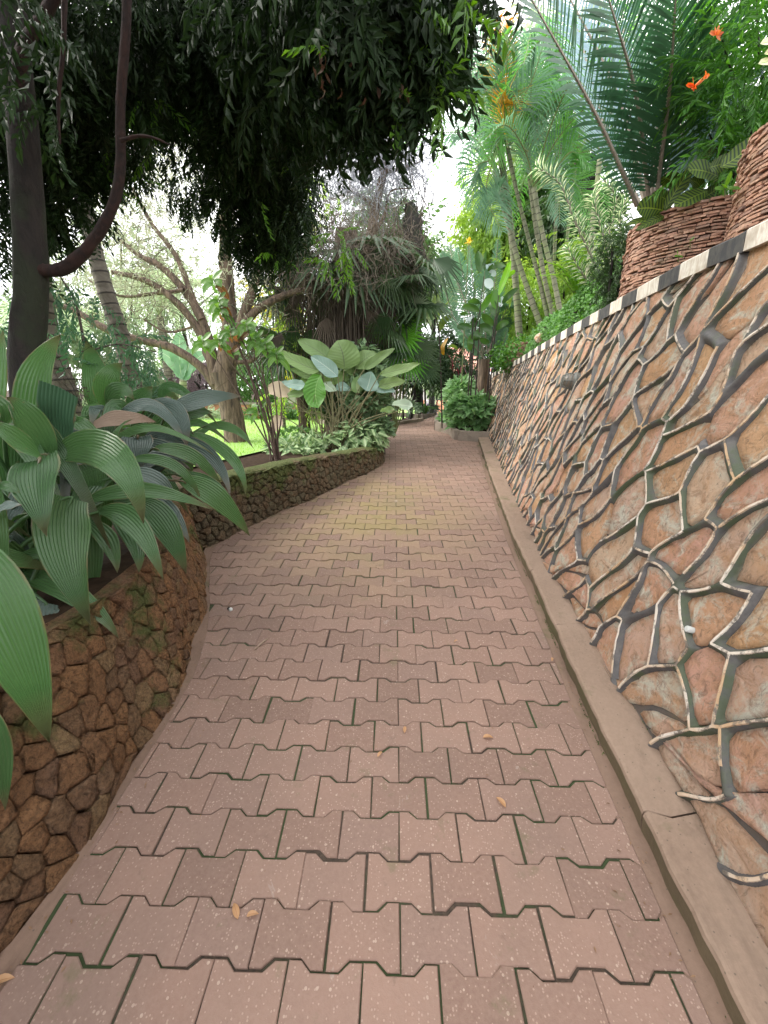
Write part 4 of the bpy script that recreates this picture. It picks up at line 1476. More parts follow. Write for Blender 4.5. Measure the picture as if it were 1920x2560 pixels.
L_((960, 1130), (1110, 1240), (1230, 1450), 90, 2.1, 2.05, 2.0, 'lance', 3, 0)
L_((650, 1190), (560, 1330), (470, 1560), 110, 1.7, 1.65, 1.6, 'lance', 1, 0)
L_((560, 780), (450, 640), (300, 600), 100, 2.1, 2.1, 2.1, 'lance', 2, 0)
PG = [None, M_palmgrass, M_palmgrass2, M_palmgrass3, M_dead, leaf_mat('pleated_folded_leaf', (.035, .085, .05), (.065, .13, .08), None, .3, .2, spec=.7)]
clump_c = [(-1.85, 1.75), (-1.62, 1.35), (-1.95, 2.75)]
fill_c = [[(-1.85, 1.75), (-1.7, 2.1)], [(-1.62, 1.35), (-1.55, 1.0), (-1.55, 1.6)], [(-1.95, 2.75), (-1.75, 2.4), (-2.05, 3.1)]]
pg_lab = ['large palm-grass clump with broad pleated dark green leaves nearest the left edge',
          'palm-grass clump hanging long pleated leaves low over the orange lava stone wall',
          'farther palm-grass clump with grey-green arching leaves and a dry brown leaf beside the mossy wall']
pgs = [thing('palm_grass', l, 'plant', 'palm-grass clumps on the left wall') for l in pg_lab]
stems = [MB() for _ in pgs]


def put_leaf(k, A, C, B, wd, kind, mi, gg=None):
    dcen = np.linalg.norm(C - CAM)
    hint = nrm(CAM - C) + R.normal(0, .22, 3) + np.array([0, 0, .35])
    mb = MB()
    npl = int(np.clip(wd / .012, 6, 18)) * 2
    blade(mb, A, C, B, wd, hint, 14, npl, kind, pleat=wd * .019 + .0008, cup=.16, rnd=R.rand(), wav=.004)
    o = mb.build('leaf', PG[mi], pgs[k], smooth=False)
    if mi == 4:
        o['label'] = 'dry papery brown leaf'
    root = np.array([clump_c[k][0] + R.normal(0, .07), clump_c[k][1] + R.normal(0, .07), SOIL])
    mid = (root + A) / 2 + np.array([0, 0, .12])
    tube(stems[k], [root, mid, A, A + (C - A) * .25], [.011, .009, .006, .003], 6)


for (A, C, B, wpx, dA, dC, dB, kind, mi, flag) in grass:
    pa, pc, pb = at(*Z5(*A), dA), at(*Z5(*C), dC), at(*Z5(*B), dB)
    depth = float((pc - CAM) @ FW)
    wd = wpx / 2.592 / FPX * depth
    k = 2 if dC > 2.0 else (1 if Z5(*C)[1] > 1290 else 0)
    put_leaf(k, pa, pc, pb, wd, kind, mi)
# inner leaves that fill the clumps
for k, (cx, cy) in enumerate(clump_c):
    for q in range((34, 40, 54)[k]):
        th = R.uniform(0, 2 * np.pi); r_ = R.uniform(.2, .6)
        cx, cy = fill_c[k][q % len(fill_c[k])]
        A = np.array([cx + math.cos(th) * .1, cy + math.sin(th) * .1, SOIL + R.uniform(.1, .3)])
        hmax = (.55, .3, .55)[k]
        C = A + np.array([math.cos(th) * r_ * .5, math.sin(th) * r_ * .5, R.uniform(.2, hmax)])
        B = A + np.array([math.cos(th) * r_ * 1.2, math.sin(th) * r_ * 1.2, R.uniform(-.1, .45 * hmax / .5)])
        if B[0] > -1.2 or B[1] < .9 or C[1] < .9:
            continue
        put_leaf(k, A, C, B, R.uniform(.06, .13), 'lance', R.choice([1, 1, 1, 3]))
for k in range(3):
    stems[k].build('leaf_stalks', M_palmgrass, pgs[k], True)

# ================================================================== near dark tree with the canopy over the path
t1 = thing('broadleaf_tree', 'dark thick-trunked tree at the left edge whose canopy of glossy leaves hangs over the path', 'tree')
mb = MB()
tube(mb, [at(90, 1120, 2.5) + [0, 0, -.1], at(68, 900, 2.5), at(78, 700, 2.5), at(66, 450, 2.5), at(38, 150, 2.5), at(5, -150, 2.5), at(-30, -500, 2.5)], [.13, .088, .078, .073, .068, .062, .055], 14, rough=.03)
mb.build('trunk', M_bark1, t1, True)
brs = [([(70, 650), (110, 676), (175, 662), (255, 570), (298, 450), (302, 250), (315, 60), (320, -150)], [.044, .036, .033, .027, .025, .022, .021, .018], 2.5, 1),
       ([(38, 215), (60, 120), (110, 40), (160, -40), (220, -120)], [.03, .028, .026, .024, .02], 2.45, 1),
       ([(190, -220), (165, -60), (158, 120), (146, 250), (150, 360)], [.013, .012, .010, .008, .004], 2.3, 1),
       ([(302, 352), (345, 340), (385, 345), (425, 362)], [.010, .008, .006, .003], 2.45, 1),
       ([(90, 560), (240, 470), (420, 330), (600, 180), (820, 60)], [.022, .02, .018, .014, .01], 4.2, 0),
       ([(85, 400), (260, 240), (480, 110), (760, 10), (1000, -60)], [.028, .025, .022, .02, .015], 4.3, 0),
       ([(600, 180), (760, 260), (860, 250), (900, 240)], [.014, .012, .008, .005], 3.2, 0),
       ([(420, 330), (540, 470), (640, 600), (700, 660)], [.012, .010, .007, .004], 4.5, 0)]
for pts, rad, d, red in brs:
    mb = MB(); tube(mb, [at(x, y, d) for x, y in pts], rad, 9, rough=.055, k=7)
    mb.build('branch', M_bark1r if red else M_bark1, t1, True)
blobs = [(100, 150, 160, 3.2, 1), (250, 90, 160, 3.2, 1.1), (420, 70, 160, 3.4, 1.2), (560, 80, 150, 3.4, 1.2), (700, 30, 150, 3.0, 1.2), (840, 10, 140, 2.7, 1.3), (980, -20, 120, 2.6, 1.3), (1090, -50, 90, 2.6, 1.2), (1180, -80, 60, 2.6, 1), (30, 40, 80, 2.2, .35), (130, 280, 60, 2.25, .2),
         (630, 215, 120, 3.6, 1.2), (760, 190, 110, 3.0, 1.2), (870, 110, 120, 2.6, 1.4), (960, 80, 95, 2.5, 1.4), (900, 180, 70, 2.6, 1.3), (980, 180, 65, 2.5, 1.2), (1050, 50, 70, 2.5, 1.1), (1030, 230, 36, 2.5, .9), (1090, 130, 40, 2.5, .8),
         (560, 360, 80, 4.0, .9), (680, 370, 100, 4.0, 1.2), (770, 300, 75, 3.6, 1.0), (830, 230, 50, 3.0, .9),
         (180, 230, 120, 3.4, 1.1), (60, 290, 120, 3.2, 1.1), (200, 370, 70, 3.6, .9), (120, 430, 80, 3.5, 1), (30, 500, 80, 3.3, .9), (280, 430, 45, 3.8, .6), (170, 540, 55, 3.5, .7), (40, 620, 50, 3.3, .5),
         (400, 260, 60, 4.0, .45), (390, 370, 50, 4.2, .45), (460, 480, 45, 4.4, .45), (550, 470, 55, 4.4, .7), (630, 490, 80, 4.4, 1.3), (690, 550, 65, 4.4, 1.3), (650, 620, 50, 4.6, .9), (730, 480, 60, 4.2, 1.0), (580, 560, 35, 4.4, .7),
         (340, 170, 80, 3.8, .9), (500, 190, 80, 3.8, .9)]
SHADE_BL = [(-3.5, 2.4, 3.3, .8), (-3.4, 1.2, 3.0, .8), (-2.5, .5, 3.5, .8), (-1.7, .3, 4.0, .8), (-2.8, -.6, 3.2, .9), (-3.9, 2.0, 2.3, .6), (-.6, .5, 4.4, .8), (-1.5, 1.3, 4.5, .7), (.3, -.9, 4.6, .9), (.9, .2, 4.9, .7)]   # unseen crown blobs, added overhead and behind to shade the trunk and paving
TW = [twig_t(13, 1., .30, .34, 55, .5, -.25, True, k) for k in range(5)]
c_d, c_b = MB(), MB()
for (x, y, r_, d, dens) in blobs:
    c = at(x, y, d); sc1 = float((c - CAM) @ FW) / FPX
    rad = r_ * sc1 * 1.0
    n = int(dens * 390 * (rad / .4) ** 1.6)
    sz = .195 if d < 3.1 else .16
    n = int(n * (.95 if d < 3.1 else 1.35))
    for k in range(5):
        crown(c_d, c, [rad * .95, rad * 1.3, rad * .9], n // 5 + 1, sz, TW[k], 0, .7, .2, 8, .24)
for (x, y, r_, d, n) in [(1075, 110, 35, 2.35, 4), (1040, 190, 30, 2.4, 4), (1020, 30, 40, 2.4, 3), (1130, -15, 40, 2.4, 4), (850, 585, 40, 4.0, 7), (880, 625, 25, 4.0, 5), (820, 650, 25, 4.0, 4), (780, 540, 40, 4.1, 5), (690, 655, 35, 4.3, 5), (370, 250, 35, 3.2, 3), (240, 380, 60, 3.4, 4), (400, 345, 45, 3.6, 3), (850, 115, 40, 2.3, 2), (1070, 260, 30, 2.4, 4), (330, 470, 45, 3.6, 4), (700, 470, 60, 3.8, 3)]:
    c = at(x, y, d); sc1 = float((c - CAM) @ FW) / FPX
    crown(c_b, c, r_ * sc1, n, .2 if d < 3 else .17, TW[n % 5], 0, .2, .2, 5, .4)
for (x, y, z, r_) in SHADE_BL:
    for k in range(5):
        crown(c_d, [x, y, z], [r_, r_, r_ * .7], 130, .27, TW[k], 0, .6, .1, 8, .3)
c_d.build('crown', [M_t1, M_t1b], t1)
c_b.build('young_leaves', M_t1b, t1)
mb = MB()
for _ in range(26):
    x, y = R.uniform(780, 1020), R.uniform(90, 240)
    blade(mb, at(x, y, 2.35), at(x + 5, y + 16, 2.35), at(x + R.uniform(-14, 14), y + 32, 2.35), .02, R.randn(3), 3, 2, 'lance', rnd=R.rand())
mb.build('rusty_leaves', M_t1r, t1)

# leafy spray at mid left, from a small understorey tree
t1b = thing('understorey_shrub', 'thin-stemmed shrub with drooping compound leaves behind the palm-grass', 'shrub')
mb = MB()
tube(mb, [at(262, 1120, 2.9), at(250, 980, 2.9), at(215, 880, 2.9), at(190, 760, 2.9), at(150, 690, 2.9)], [.014, .012, .010, .008, .005], 7)
tube(mb, [at(215, 880, 2.9), at(300, 860, 2.9), at(390, 880, 2.9)], [.006, .005, .003], 6)
mb.build('stem', M_bark3, t1b, True)
mb = MB()
M_und = leaf_mat('hanging_compound_leaf', (.045, .11, .06), (.09, .19, .10), None, .42, .3)
for (x, y, r_, n) in [(300, 880, 60, 24), (360, 890, 50, 20), (240, 850, 50, 12), (130, 770, 60, 12), (60, 790, 50, 9), (200, 800, 50, 9), (20, 800, 30, 4), (330, 930, 40, 8)]:
    c = at(x, y, 2.95)
    for k in range(2):
        crown(mb, c, r_ * 3.1 / FPX, n // 2 + 1, .15, TW[k + 1], 0, .6, .2, 4, .4)
mb.build('leaves', M_und, t1b)
t_ = thing('bare_shrub', 'leafless dark twiggy shrub in front of the white pole', 'shrub')
mb = MB(); c = at(205, 1010, 2.7)
P0 = np.tile(c, (26, 1)) + R.randn(26, 3) * .02
Pw = wisps(mb, P0, R.randn(26, 3) * [.6, .4, .4] + [0, 0, 1], R.uniform(.2, .5, 26), .002, 7, -.05, .35)
mb.build('twigs', M_bark1, t_)
mb = MB(); q = Pw[:, 3:].reshape(-1, 3); inst(mb, *leaf_t(.4), frames(R.randn(len(q), 3), R.randn(len(q), 3)), q, .022); mb.build('withered_leaves', M_thatch, t_)

# ================================================================== white leaning pole
mb = MB()
tube(mb, [at(172, 1030, 9) - [0, 0, .5], at(165, 960, 9), at(146, 860, 9), at(128, 770, 9), at(118, 700, 9), at(105, 560, 9)], [.085, .082, .080, .078, .076, .07], 14)
tag(mb.build('lamp_post', M_steel, smooth=True), 'plain white steel post seen between the dark trunk and the leaning palm trunk', 'post')

# ================================================================== ringed palm trunks on the left


def palm(name, label, pts, rad, d, mat, ring=.1, group=None, fr=(), cat='palm'):
    t_ = thing(name, label, cat, group)
    mb = MB(); P = [at(x, y, d) for x, y in pts]
    tube(mb, P, rad, 10, ring=ring, k=14, rough=.01)
    mb.build('trunk', mat, t_, True)
    return t_, P


pl1, _p = palm('leaning_palm', 'dark ringed palm trunk leaning left across the pale background', [(345, 1060), (330, 950), (298, 830), (262, 720), (232, 610), (205, 480), (150, 200), (90, -250)], [.11, .10, .095, .088, .082, .08, .075, .07], 5.0, M_bark3, .11, 'palm trunks on the left')
tp = _p[-1]
for k in range(9):
    th = k * 2.4; e = np.array([math.cos(th), math.sin(th), 0])
    mb = MB(); frond(mb, [tp, tp + e * .5 + [0, 0, .5], tp + e * 1.3 + [0, 0, .5], tp + e * 2.0 + [0, 0, -.1]], 34, .42, .03, m=0)
    mb.build('frond', [M_bgm, M_rachg], pl1)
pl2, _p = palm('leaning_palm', 'short thick grey palm trunk beside the foot of the white post', [(180, 1060), (160, 980), (135, 900), (115, 820), (100, 700), (60, 400), (10, -250)], [.14, .13, .12, .11, .1, .1, .1], 4.4, M_bark3, .11, 'palm trunks on the left')
tp = _p[-1]
for k in range(7):
    th = k * 2.4; e = np.array([math.cos(th), math.sin(th), 0])
    mb = MB(); frond(mb, [tp, tp + e * .4 + [0, 0, .5], tp + e * 1.0 + [0, 0, .6], tp + e * 1.6 + [0, 0, .1]], 30, .38, .03, m=0)
    mb.build('frond', [M_bgd, M_rachg], pl2)

# ================================================================== spreading furrowed tree on the lawn
t2 = thing('spreading_tree', 'furrowed brown tree on the lawn with long arching limbs and wispy grey foliage', 'tree')
D2 = 7.0
mb = MB()
tube(mb, [at(605, 1165, D2), at(592, 1100, D2), at(575, 1010, D2), at(558, 930, D2)], [.25, .19, .17, .19], 16, rough=.05)
tube(mb, [at(558, 940, D2), at(575, 860, D2), at(572, 760, D2 + .1), at(565, 660, D2 + .1), at(560, 540, D2 + .2)], [.17, .14, .11, .10, .07], 14, rough=.05)
mb.build('trunk', M_bark2, t2, True)
limbs = [([(545, 960), (522, 880), (490, 815), (430, 745), (360, 700), (280, 680)], [.12, .09, .065, .055, .045, .03], 0, 0),
         ([(530, 890), (505, 800), (460, 725), (400, 665), (350, 640), (300, 600)], [.09, .07, .06, .05, .04, .025], .3, 0),
         ([(545, 970), (500, 915), (430, 870), (350, 850), (270, 825), (170, 770), (90, 760)], [.09, .07, .065, .06, .055, .045, .03], -.3, 0),
         ([(570, 880), (610, 810), (650, 770), (720, 735), (780, 720)], [.08, .075, .06, .05, .03], .1, 0),
         ([(585, 840), (620, 760), (640, 690), (650, 600)], [.07, .075, .06, .03], .2, 0),
         ([(585, 905), (620, 905), (640, 890), (640, 850)], [.035, .035, .03, .02], -.1, 0),
         ([(505, 800), (480, 740), (440, 640), (380, 560), (330, 470)], [.05, .045, .04, .03, .02], .5, 0),
         ([(460, 725), (380, 735), (300, 740), (220, 700)], [.03, .026, .02, .012], .3, 0),
         ([(490, 815), (420, 830), (360, 800)], [.022, .018, .01], .1, 0)]
ends = []
for pts, rad, dd, _ in limbs:
    P = [at(x, y, D2 + dd * (i / len(pts))) for i, (x, y) in enumerate(pts)]
    mb = MB(); tube(mb, P, rad, 10, rough=.06); mb.build('limb', M_bark2, t2, True)
    sp = smooth_pts(P, 5); ends.append(sp[len(sp) // 3:])
ends = np.concatenate(ends)
mb = MB()
idx = R.randint(0, len(ends), 420)
P = wisps(mb, ends[idx], R.randn(420, 3) * [1, .7, .5] + [-.2, 0, .7], R.uniform(.5, 1.3, 420), .005, 7, .05, .3)
mb.build('twigs', M_bark2, t2)
# wispy foliage: fine sprays hung through the crown
mb = MB()
wc = []
for (x, y, rx, ry, n) in [(330, 560, 120, 110, 480), (440, 440, 130, 120, 500), (560, 620, 80, 90, 260), (380, 700, 100, 60, 220), (250, 700, 90, 60, 190), (520, 300, 120, 90, 260), (300, 380, 110, 100, 300), (600, 480, 90, 90, 220), (170, 640, 60, 60, 90), (640, 720, 60, 60, 100)]:
    c = at(x, y, D2 + R.uniform(-.3, 1.0)); sc1 = float((c - CAM) @ FW) / FPX
    wc.append(c + R.randn(n, 3) * np.array([rx * sc1 * .55, .6, ry * sc1 * .55]))
wc = np.concatenate(wc)
P = wisps(mb, wc, R.randn(len(wc), 3) + [0, 0, .2], R.uniform(.25, .6, len(wc)), .0035, 5, .25, .35)
q = P[:, 1:].reshape(-1, 3)
D = R.randn(len(q), 3) * .7 - [0, 0, .5]
inst(mb, np.array([[-.09, 0, 0], [.09, 0, 0], [0, 1, 0.]]), np.array([[0, 1, 2]]), np.zeros((3, 3)), frames(D, R.randn(len(q), 3)), q, R.uniform(.05, .10, len(q)))
mb.build('foliage', M_wisp, t2)


# ================================================================== generic trees and shrubs behind
LT = leaf_t(.45, .08, -.15)
TWB = [twig_t(9, 1., .42, .42, 55, .25, -.2, False, k + 20) for k in range(3)]


def shrub(name, label, cat, px, py, rpx, d, n, size, mat, base=None, trunk=.05, asp=1., droop=.35, group=None, bark=None, ty=1., stems=1, root=None, shell=.35, clump=14, cs=.22):
    t_ = thing(name, label, cat, group)
    c = at(px, py, d); s_1 = float((c - CAM) @ FW) / FPX; r_ = rpx * s_1
    mb = MB()
    for k in range(3):
        crown(mb, c, [r_, r_ * ty, r_ * asp], n // 3, size, TWB[k], 0, droop, shell, clump, cs)
    mb.build('crown' if cat == 'tree' else 'foliage', mat, t_)
    mb = MB()
    z0 = SOIL if base is None else base
    for k in range(stems):
        e = R.randn(3) * r_ * .12 * (stems > 1); e[2] = 0
        b = np.array([c[0], c[1], z0 - .1]) + e
        top_ = c + e * 3 + [0, 0, r_ * asp * .3]
        tube(mb, [b, (b + top_) / 2 + R.randn(3) * r_ * .05, top_], [trunk, trunk * .8, trunk * .35], 8)
        for _ in range(5 if cat == 'tree' else 3):
            v = R.randn(3) * [1, 1, .5]; s0 = b + (top_ - b) * R.uniform(.45, .95)
            tube(mb, [s0, s0 + v * r_ * .25 + [0, 0, r_ * .1], s0 + v * r_ * .5 + [0, 0, r_ * .35]], [trunk * .45, trunk * .3, trunk * .1], 5, k=2)
    mb.build('trunk' if cat == 'tree' else 'stem', bark or M_bark1, t_, True)
    return t_


BG = 'trees beyond the lawn'
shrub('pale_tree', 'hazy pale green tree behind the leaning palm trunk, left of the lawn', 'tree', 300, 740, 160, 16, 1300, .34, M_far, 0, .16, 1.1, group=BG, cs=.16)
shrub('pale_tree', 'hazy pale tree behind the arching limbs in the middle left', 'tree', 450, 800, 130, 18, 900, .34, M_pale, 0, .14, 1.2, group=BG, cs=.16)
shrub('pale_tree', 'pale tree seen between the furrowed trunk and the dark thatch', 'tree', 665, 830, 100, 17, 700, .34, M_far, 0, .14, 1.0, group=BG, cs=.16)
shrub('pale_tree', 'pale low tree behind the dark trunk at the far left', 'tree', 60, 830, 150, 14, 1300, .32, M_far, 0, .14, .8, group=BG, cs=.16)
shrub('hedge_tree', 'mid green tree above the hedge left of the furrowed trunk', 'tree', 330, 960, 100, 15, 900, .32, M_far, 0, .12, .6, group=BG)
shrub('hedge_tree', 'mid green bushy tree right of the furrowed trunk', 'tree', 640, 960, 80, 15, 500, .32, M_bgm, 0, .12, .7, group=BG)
shrub('hedge_tree', 'dark purple-leaved tree at the back of the lawn', 'tree', 500, 950, 60, 14, 500, .26, leaf_mat('purple_brown_leaf', (.09, .06, .075), (.19, .13, .15), None, .6, .3), 0, .1, .8, group=BG)
for (x, y, r_, l) in [(250, 1040, 75, 'low garden hedge of pale shrubs behind the palm-grass'), (400, 1045, 60, 'low shrub at the far edge of the lawn by the brick wall'), (520, 1055, 38, 'small grey-green shrub at the far edge of the lawn'), (650, 1050, 45, 'low green shrub right of the trunk at the lawn edge'), (720, 1040, 40, 'light green shrub at the lawn edge behind the slender trunk'), (800, 1020, 50, 'dark shrub behind the broad-leaved clump')]:
    shrub('lawn_shrub', l, 'shrub', x, y, r_, 12.5, 420, .22, M_pale if x in (250, 520) else M_bgm, .4, .03, .7, stems=3, group='shrubs along the far lawn edge')
# wispy grey mass high behind the canopy
t_ = thing('weeping_tree', 'tall weeping tree with fine bluish twigs against the bright sky above the path', 'tree')
mb = MB()
DW = 12.5
tube(mb, [at(905, 1040, DW), at(900, 800, DW), at(925, 600, DW), at(960, 430, DW), at(1000, 330, DW)], [.2, .18, .14, .09, .05], 10, rough=.04)
for pts in ([(925, 600), (960, 540), (975, 480), (1030, 470)], [(960, 430), (900, 380), (840, 360)], [(940, 520), (880, 480), (830, 500)], [(960, 430), (1010, 420), (1060, 400)]):
    tube(mb, [at(x, y, DW) for x, y in pts], [.06, .04, .02, .012], 7)
mb.build('trunk', M_bark2, t_, True)
mb = MB(); wc = []
for (x, y, rx, ry, n) in [(900, 330, 120, 80, 560), (960, 400, 100, 70, 560), (860, 430, 90, 80, 360), (1030, 370, 70, 60, 240), (940, 500, 80, 50, 200), (760, 420, 120, 100, 260), (520, 260, 200, 120, 260), (380, 330, 160, 110, 200), (720, 250, 140, 100, 200)]:
    c = at(x, y, DW + R.uniform(-.5, .8)); sc1 = float((c - CAM) @ FW) / FPX
    wc.append(c + R.randn(n, 3) * np.array([rx * sc1 * .5, .8, ry * sc1 * .5]))
wc = np.concatenate(wc)
P = wisps(mb, wc, R.randn(len(wc), 3) * [1, 1, .5] + [0, 0, .1], R.uniform(.5, 1.3, len(wc)), .0075, 7, .28, .25)
q = P[:, 2:].reshape(-1, 3); q = q[R.rand(len(q)) < .5]
inst(mb, np.array([[-.1, 0, 0], [.1, 0, 0], [0, 1, 0.]]), np.array([[0, 1, 2]]), np.zeros((3, 3)), frames(R.randn(len(q), 3) * .6 - [0, 0, .7], R.randn(len(q), 3)), q, R.uniform(.07, .14, len(q)))
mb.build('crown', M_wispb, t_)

# palms and banana beyond the lawn
for (x, y, d, s_1, l) in [(400, 790, 13, 1.6, 'pale feather palm beyond the lawn under the arching limbs'), (150, 860, 12, 1.5, 'pale feather palm at the far left behind the bare shrub')]:
    t_ = thing('feather_palm', l, 'palm', 'feather palms beyond the lawn'); tp = at(x, y, d)
    mb = MB(); tube(mb, [[tp[0], tp[1], 0.2], tp * [1, 1, .5] + [0, 0, .1], tp], [.14, .12, .1], 8, ring=.15, k=8); mb.build('trunk', M_bark3, t_, True)
    for k in range(11):
        th = k * 2.4; e = np.array([math.cos(th), math.sin(th), 0]) * s_1
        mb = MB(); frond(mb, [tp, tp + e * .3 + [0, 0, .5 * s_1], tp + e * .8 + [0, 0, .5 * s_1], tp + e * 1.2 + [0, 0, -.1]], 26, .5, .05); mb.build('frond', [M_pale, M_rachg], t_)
t_ = thing('banana_plant', 'banana plant with torn upright leaves beyond the lawn', 'plant')
for (b, m_, e, w) in [((455, 950), (448, 890), (452, 830), 40), ((460, 950), (430, 900), (395, 880), 30), ((462, 950), (490, 900), (520, 885), 28), ((458, 950), (470, 920), (480, 870), 30)]:
    mb = MB(); blade(mb, at(*b, 11), at(*m_, 11), at(*e, 11), w * 11.5 / FPX, [0, -1, .3], 12, 6, 'oval', wav=.03); mb.build('leaf', leaf_mat('banana_leaf', (.12, .24, .14), (.18, .30, .18), (.3, .4, .25), .5, .4, 0, .05), t_)
mb = MB(); tube(mb, [at(458, 1060, 11), at(458, 950, 11)], [.12, .09], 8); mb.build('stem', M_cane, t_, True)

# slender dark trunk with creeper
t_ = thing('slender_tree', 'slender dark trunk wrapped in creeper on the lawn edge left of the broad-leaved clump', 'tree')
mb = MB(); tube(mb, [at(766, 1110, 8), at(757, 1020, 8), at(742, 930, 8), at(732, 830, 8), at(722, 760, 8), at(728, 640, 8), at(740, 500, 8)], [.12, .10, .10, .095, .09, .08, .05], 10, rough=.08); mb.build('trunk', M_bark2, t_, True)
mb = MB()
for (x, y, r_, n) in [(730, 800, 40, 40), (750, 900, 35, 30), (762, 1010, 35, 26), (715, 1000, 30, 20), (730, 700, 40, 40), (735, 560, 70, 120)]:
    for k in range(2):
        crown(mb, at(x, y, 7.9), r_ * 8.3 / FPX, n // 2, .2, TWB[k], 0, .8, .2, 6, .35)
mb.build('crown', M_bgy, t_)
t_ = thing('yellow_leaf_tree', 'small tree with bright yellowing leaves behind the rosette sapling', 'tree')
mb = MB(); tube(mb, [at(700, 1080, 10), at(705, 850, 10), at(690, 740, 10)], [.07, .06, .03], 7); mb.build('trunk', M_bark2, t_, True)
mb = MB(); crown(mb, at(660, 740, 10), [.45, .4, .35], 50, .25, TWB[0], 0); crown(mb, at(715, 750, 10), [.5, .4, .25], 50, .25, TWB[1], 0); crown(mb, at(705, 870, 10), [.4, .4, .7], 90, .24, TWB[1], 0); mb.build('crown', M_arecay if 0 else leaf_mat('yellowing_leaf', (.30, .32, .05), (.50, .46, .08), None, .5, .45), t_)
t_ = thing('strap_leaf_plant', 'bright green strap-leaved crown behind the furrowed trunk', 'plant')
tp = at(690, 770, 9.5)
for k in range(22):
    v = nrm(R.randn(3) + [0, -.2, .2]); mb = MB(); blade(mb, tp, tp + v * .45 + [0, 0, .08], tp + v * .85 - [0, 0, .1], .07, R.randn(3), 6, 2, 'lance'); mb.build('leaf', M_fang, t_)
mb = MB(); tube(mb, [[tp[0], tp[1], .5], tp], [.05, .04], 7); mb.build('stem', M_bark3, t_, True)

# ================================================================== big skirted fan palm in the middle
sk = thing('skirted_fan_palm', 'large dark fan palm with a skirt of dead thatch and tangled roots', 'palm')
DS = 8.0
base = at(850, 1085, DS); base[2] = .6
topc = at(865, 580, DS)
mb = MB(); tube(mb, [base, (base + topc) / 2, topc], [.30, .26, .2], 12, rough=.08); mb.build('trunk', M_bark2, sk, True)
mb = MB()
n = 1300
u = R.rand(n); c0 = base + (topc - base) * (.42 + .4 * u)[:, None]
th = R.uniform(0, 2 * np.pi, n)
st = c0 + np.stack([np.cos(th), np.sin(th), np.zeros(n)], -1) * R.uniform(.15, .75, n)[:, None]
wisps(mb, st, np.stack([np.cos(th) * .5, np.sin(th) * .5, np.full(n, -.5)], -1), R.uniform(.7, 1.5, n), .010, 6, .9, .06)
mb.build('dead_stalks', M_thatch, sk)
mb = MB(); st = []
for (x, y, rx, ry, n) in [(790, 600, 120, 50, 560), (880, 650, 110, 50, 800), (770, 690, 100, 50, 700), (930, 580, 80, 50, 260), (820, 540, 80, 40, 240), (900, 720, 60, 50, 350), (1000, 640, 50, 50, 200), (700, 650, 60, 50, 250)]:
    c = at(x, y, DS - .6); sc1 = float((c - CAM) @ FW) / FPX
    st.append(c + R.randn(n, 3) * np.array([rx * sc1 * .55, .4, ry * sc1 * .5]))
st = np.concatenate(st)
wisps(mb, st, R.randn(len(st), 3), R.uniform(.3, .8, len(st)), .0042, 8, .18, .5)
mb.build('root_tangle', M_tangle, sk)
for k in range(34):
    x, y = R.uniform(690, 1010), R.uniform(600, 860)
    c = at(x, y, DS - R.uniform(.3, .9))
    mb = MB(); fan(mb, c, [R.normal(0, .4), R.normal(-.2, .3), -1], [R.normal(0, .5), -1, .3], R.uniform(.35, .6), 14, R.uniform(80, 130), .35, .35); mb.build('dead_fan', M_thatch if k % 3 else M_fand, sk)
for k in range(26):
    x, y = [(1060, 700), (1010, 680), (1085, 640), (1030, 760), (980, 740), (960, 830), (1000, 860), (930, 880), (700, 760), (660, 840), (720, 880), (900, 900), (820, 900)][k % 13]
    x += R.normal(0, 22); y += R.normal(0, 18)
    c = at(x, y, DS - R.uniform(-.2, .7))
    mb = MB(); fan(mb, c, [R.normal(.4, .5), R.normal(-.4, .3), R.normal(-.3, .4)], [R.normal(0, .4), -.5, 1], R.uniform(.5, .8), 20, R.uniform(180, 260), .5, .3); mb.build('fan_leaf', M_fand, sk)
for k in range(20):
    th = k * 2.4; e = np.array([math.cos(th), math.sin(th), R.uniform(-.6, .2)])
    c = at(855, 640, DS) + e * .7
    mb = MB(); fan(mb, c, e, [0, 0, 1.], R.uniform(.6, .9), 20, 220, .5, .35); mb.build('fan_leaf', M_fand, sk)

# old stump-like trunk with splintered top
t_ = thing('dead_palm_trunk', 'dead grey palm trunk with a splintered top standing against the sky', 'trunk')
mb = MB(); tube(mb, [at(1046, 1060, 12.6), at(1044, 960, 12.6), at(1040, 800, 12.6), at(1035, 650, 12.6), at(1030, 560, 12.6), at(1026, 510, 12.6)], [.10, .11, .16, .30, .25, .12], 11, rough=.12); mb.build('trunk', M_bark1, t_, True)
mb = MB(); n = 160; s0 = at(1034, 600, 12.6) + R.randn(n, 3) * [.25, .2, .6]
wisps(mb, s0, R.randn(n, 3) * [.35, .3, .2] + [0, 0, 1], R.uniform(.3, .9, n), .014, 4, 0, .08); mb.build('splinters', M_thatch, t_)
mb = MB(); n = 380; s0 = at(1005, 700, 12.2) + R.randn(n, 3) * [.5, .3, .6]
wisps(mb, s0, R.randn(n, 3) - [0, 0, .6], R.uniform(.4, .9, n), .005, 7, .3, .4); mb.build('root_tangle', M_tangle, t_)

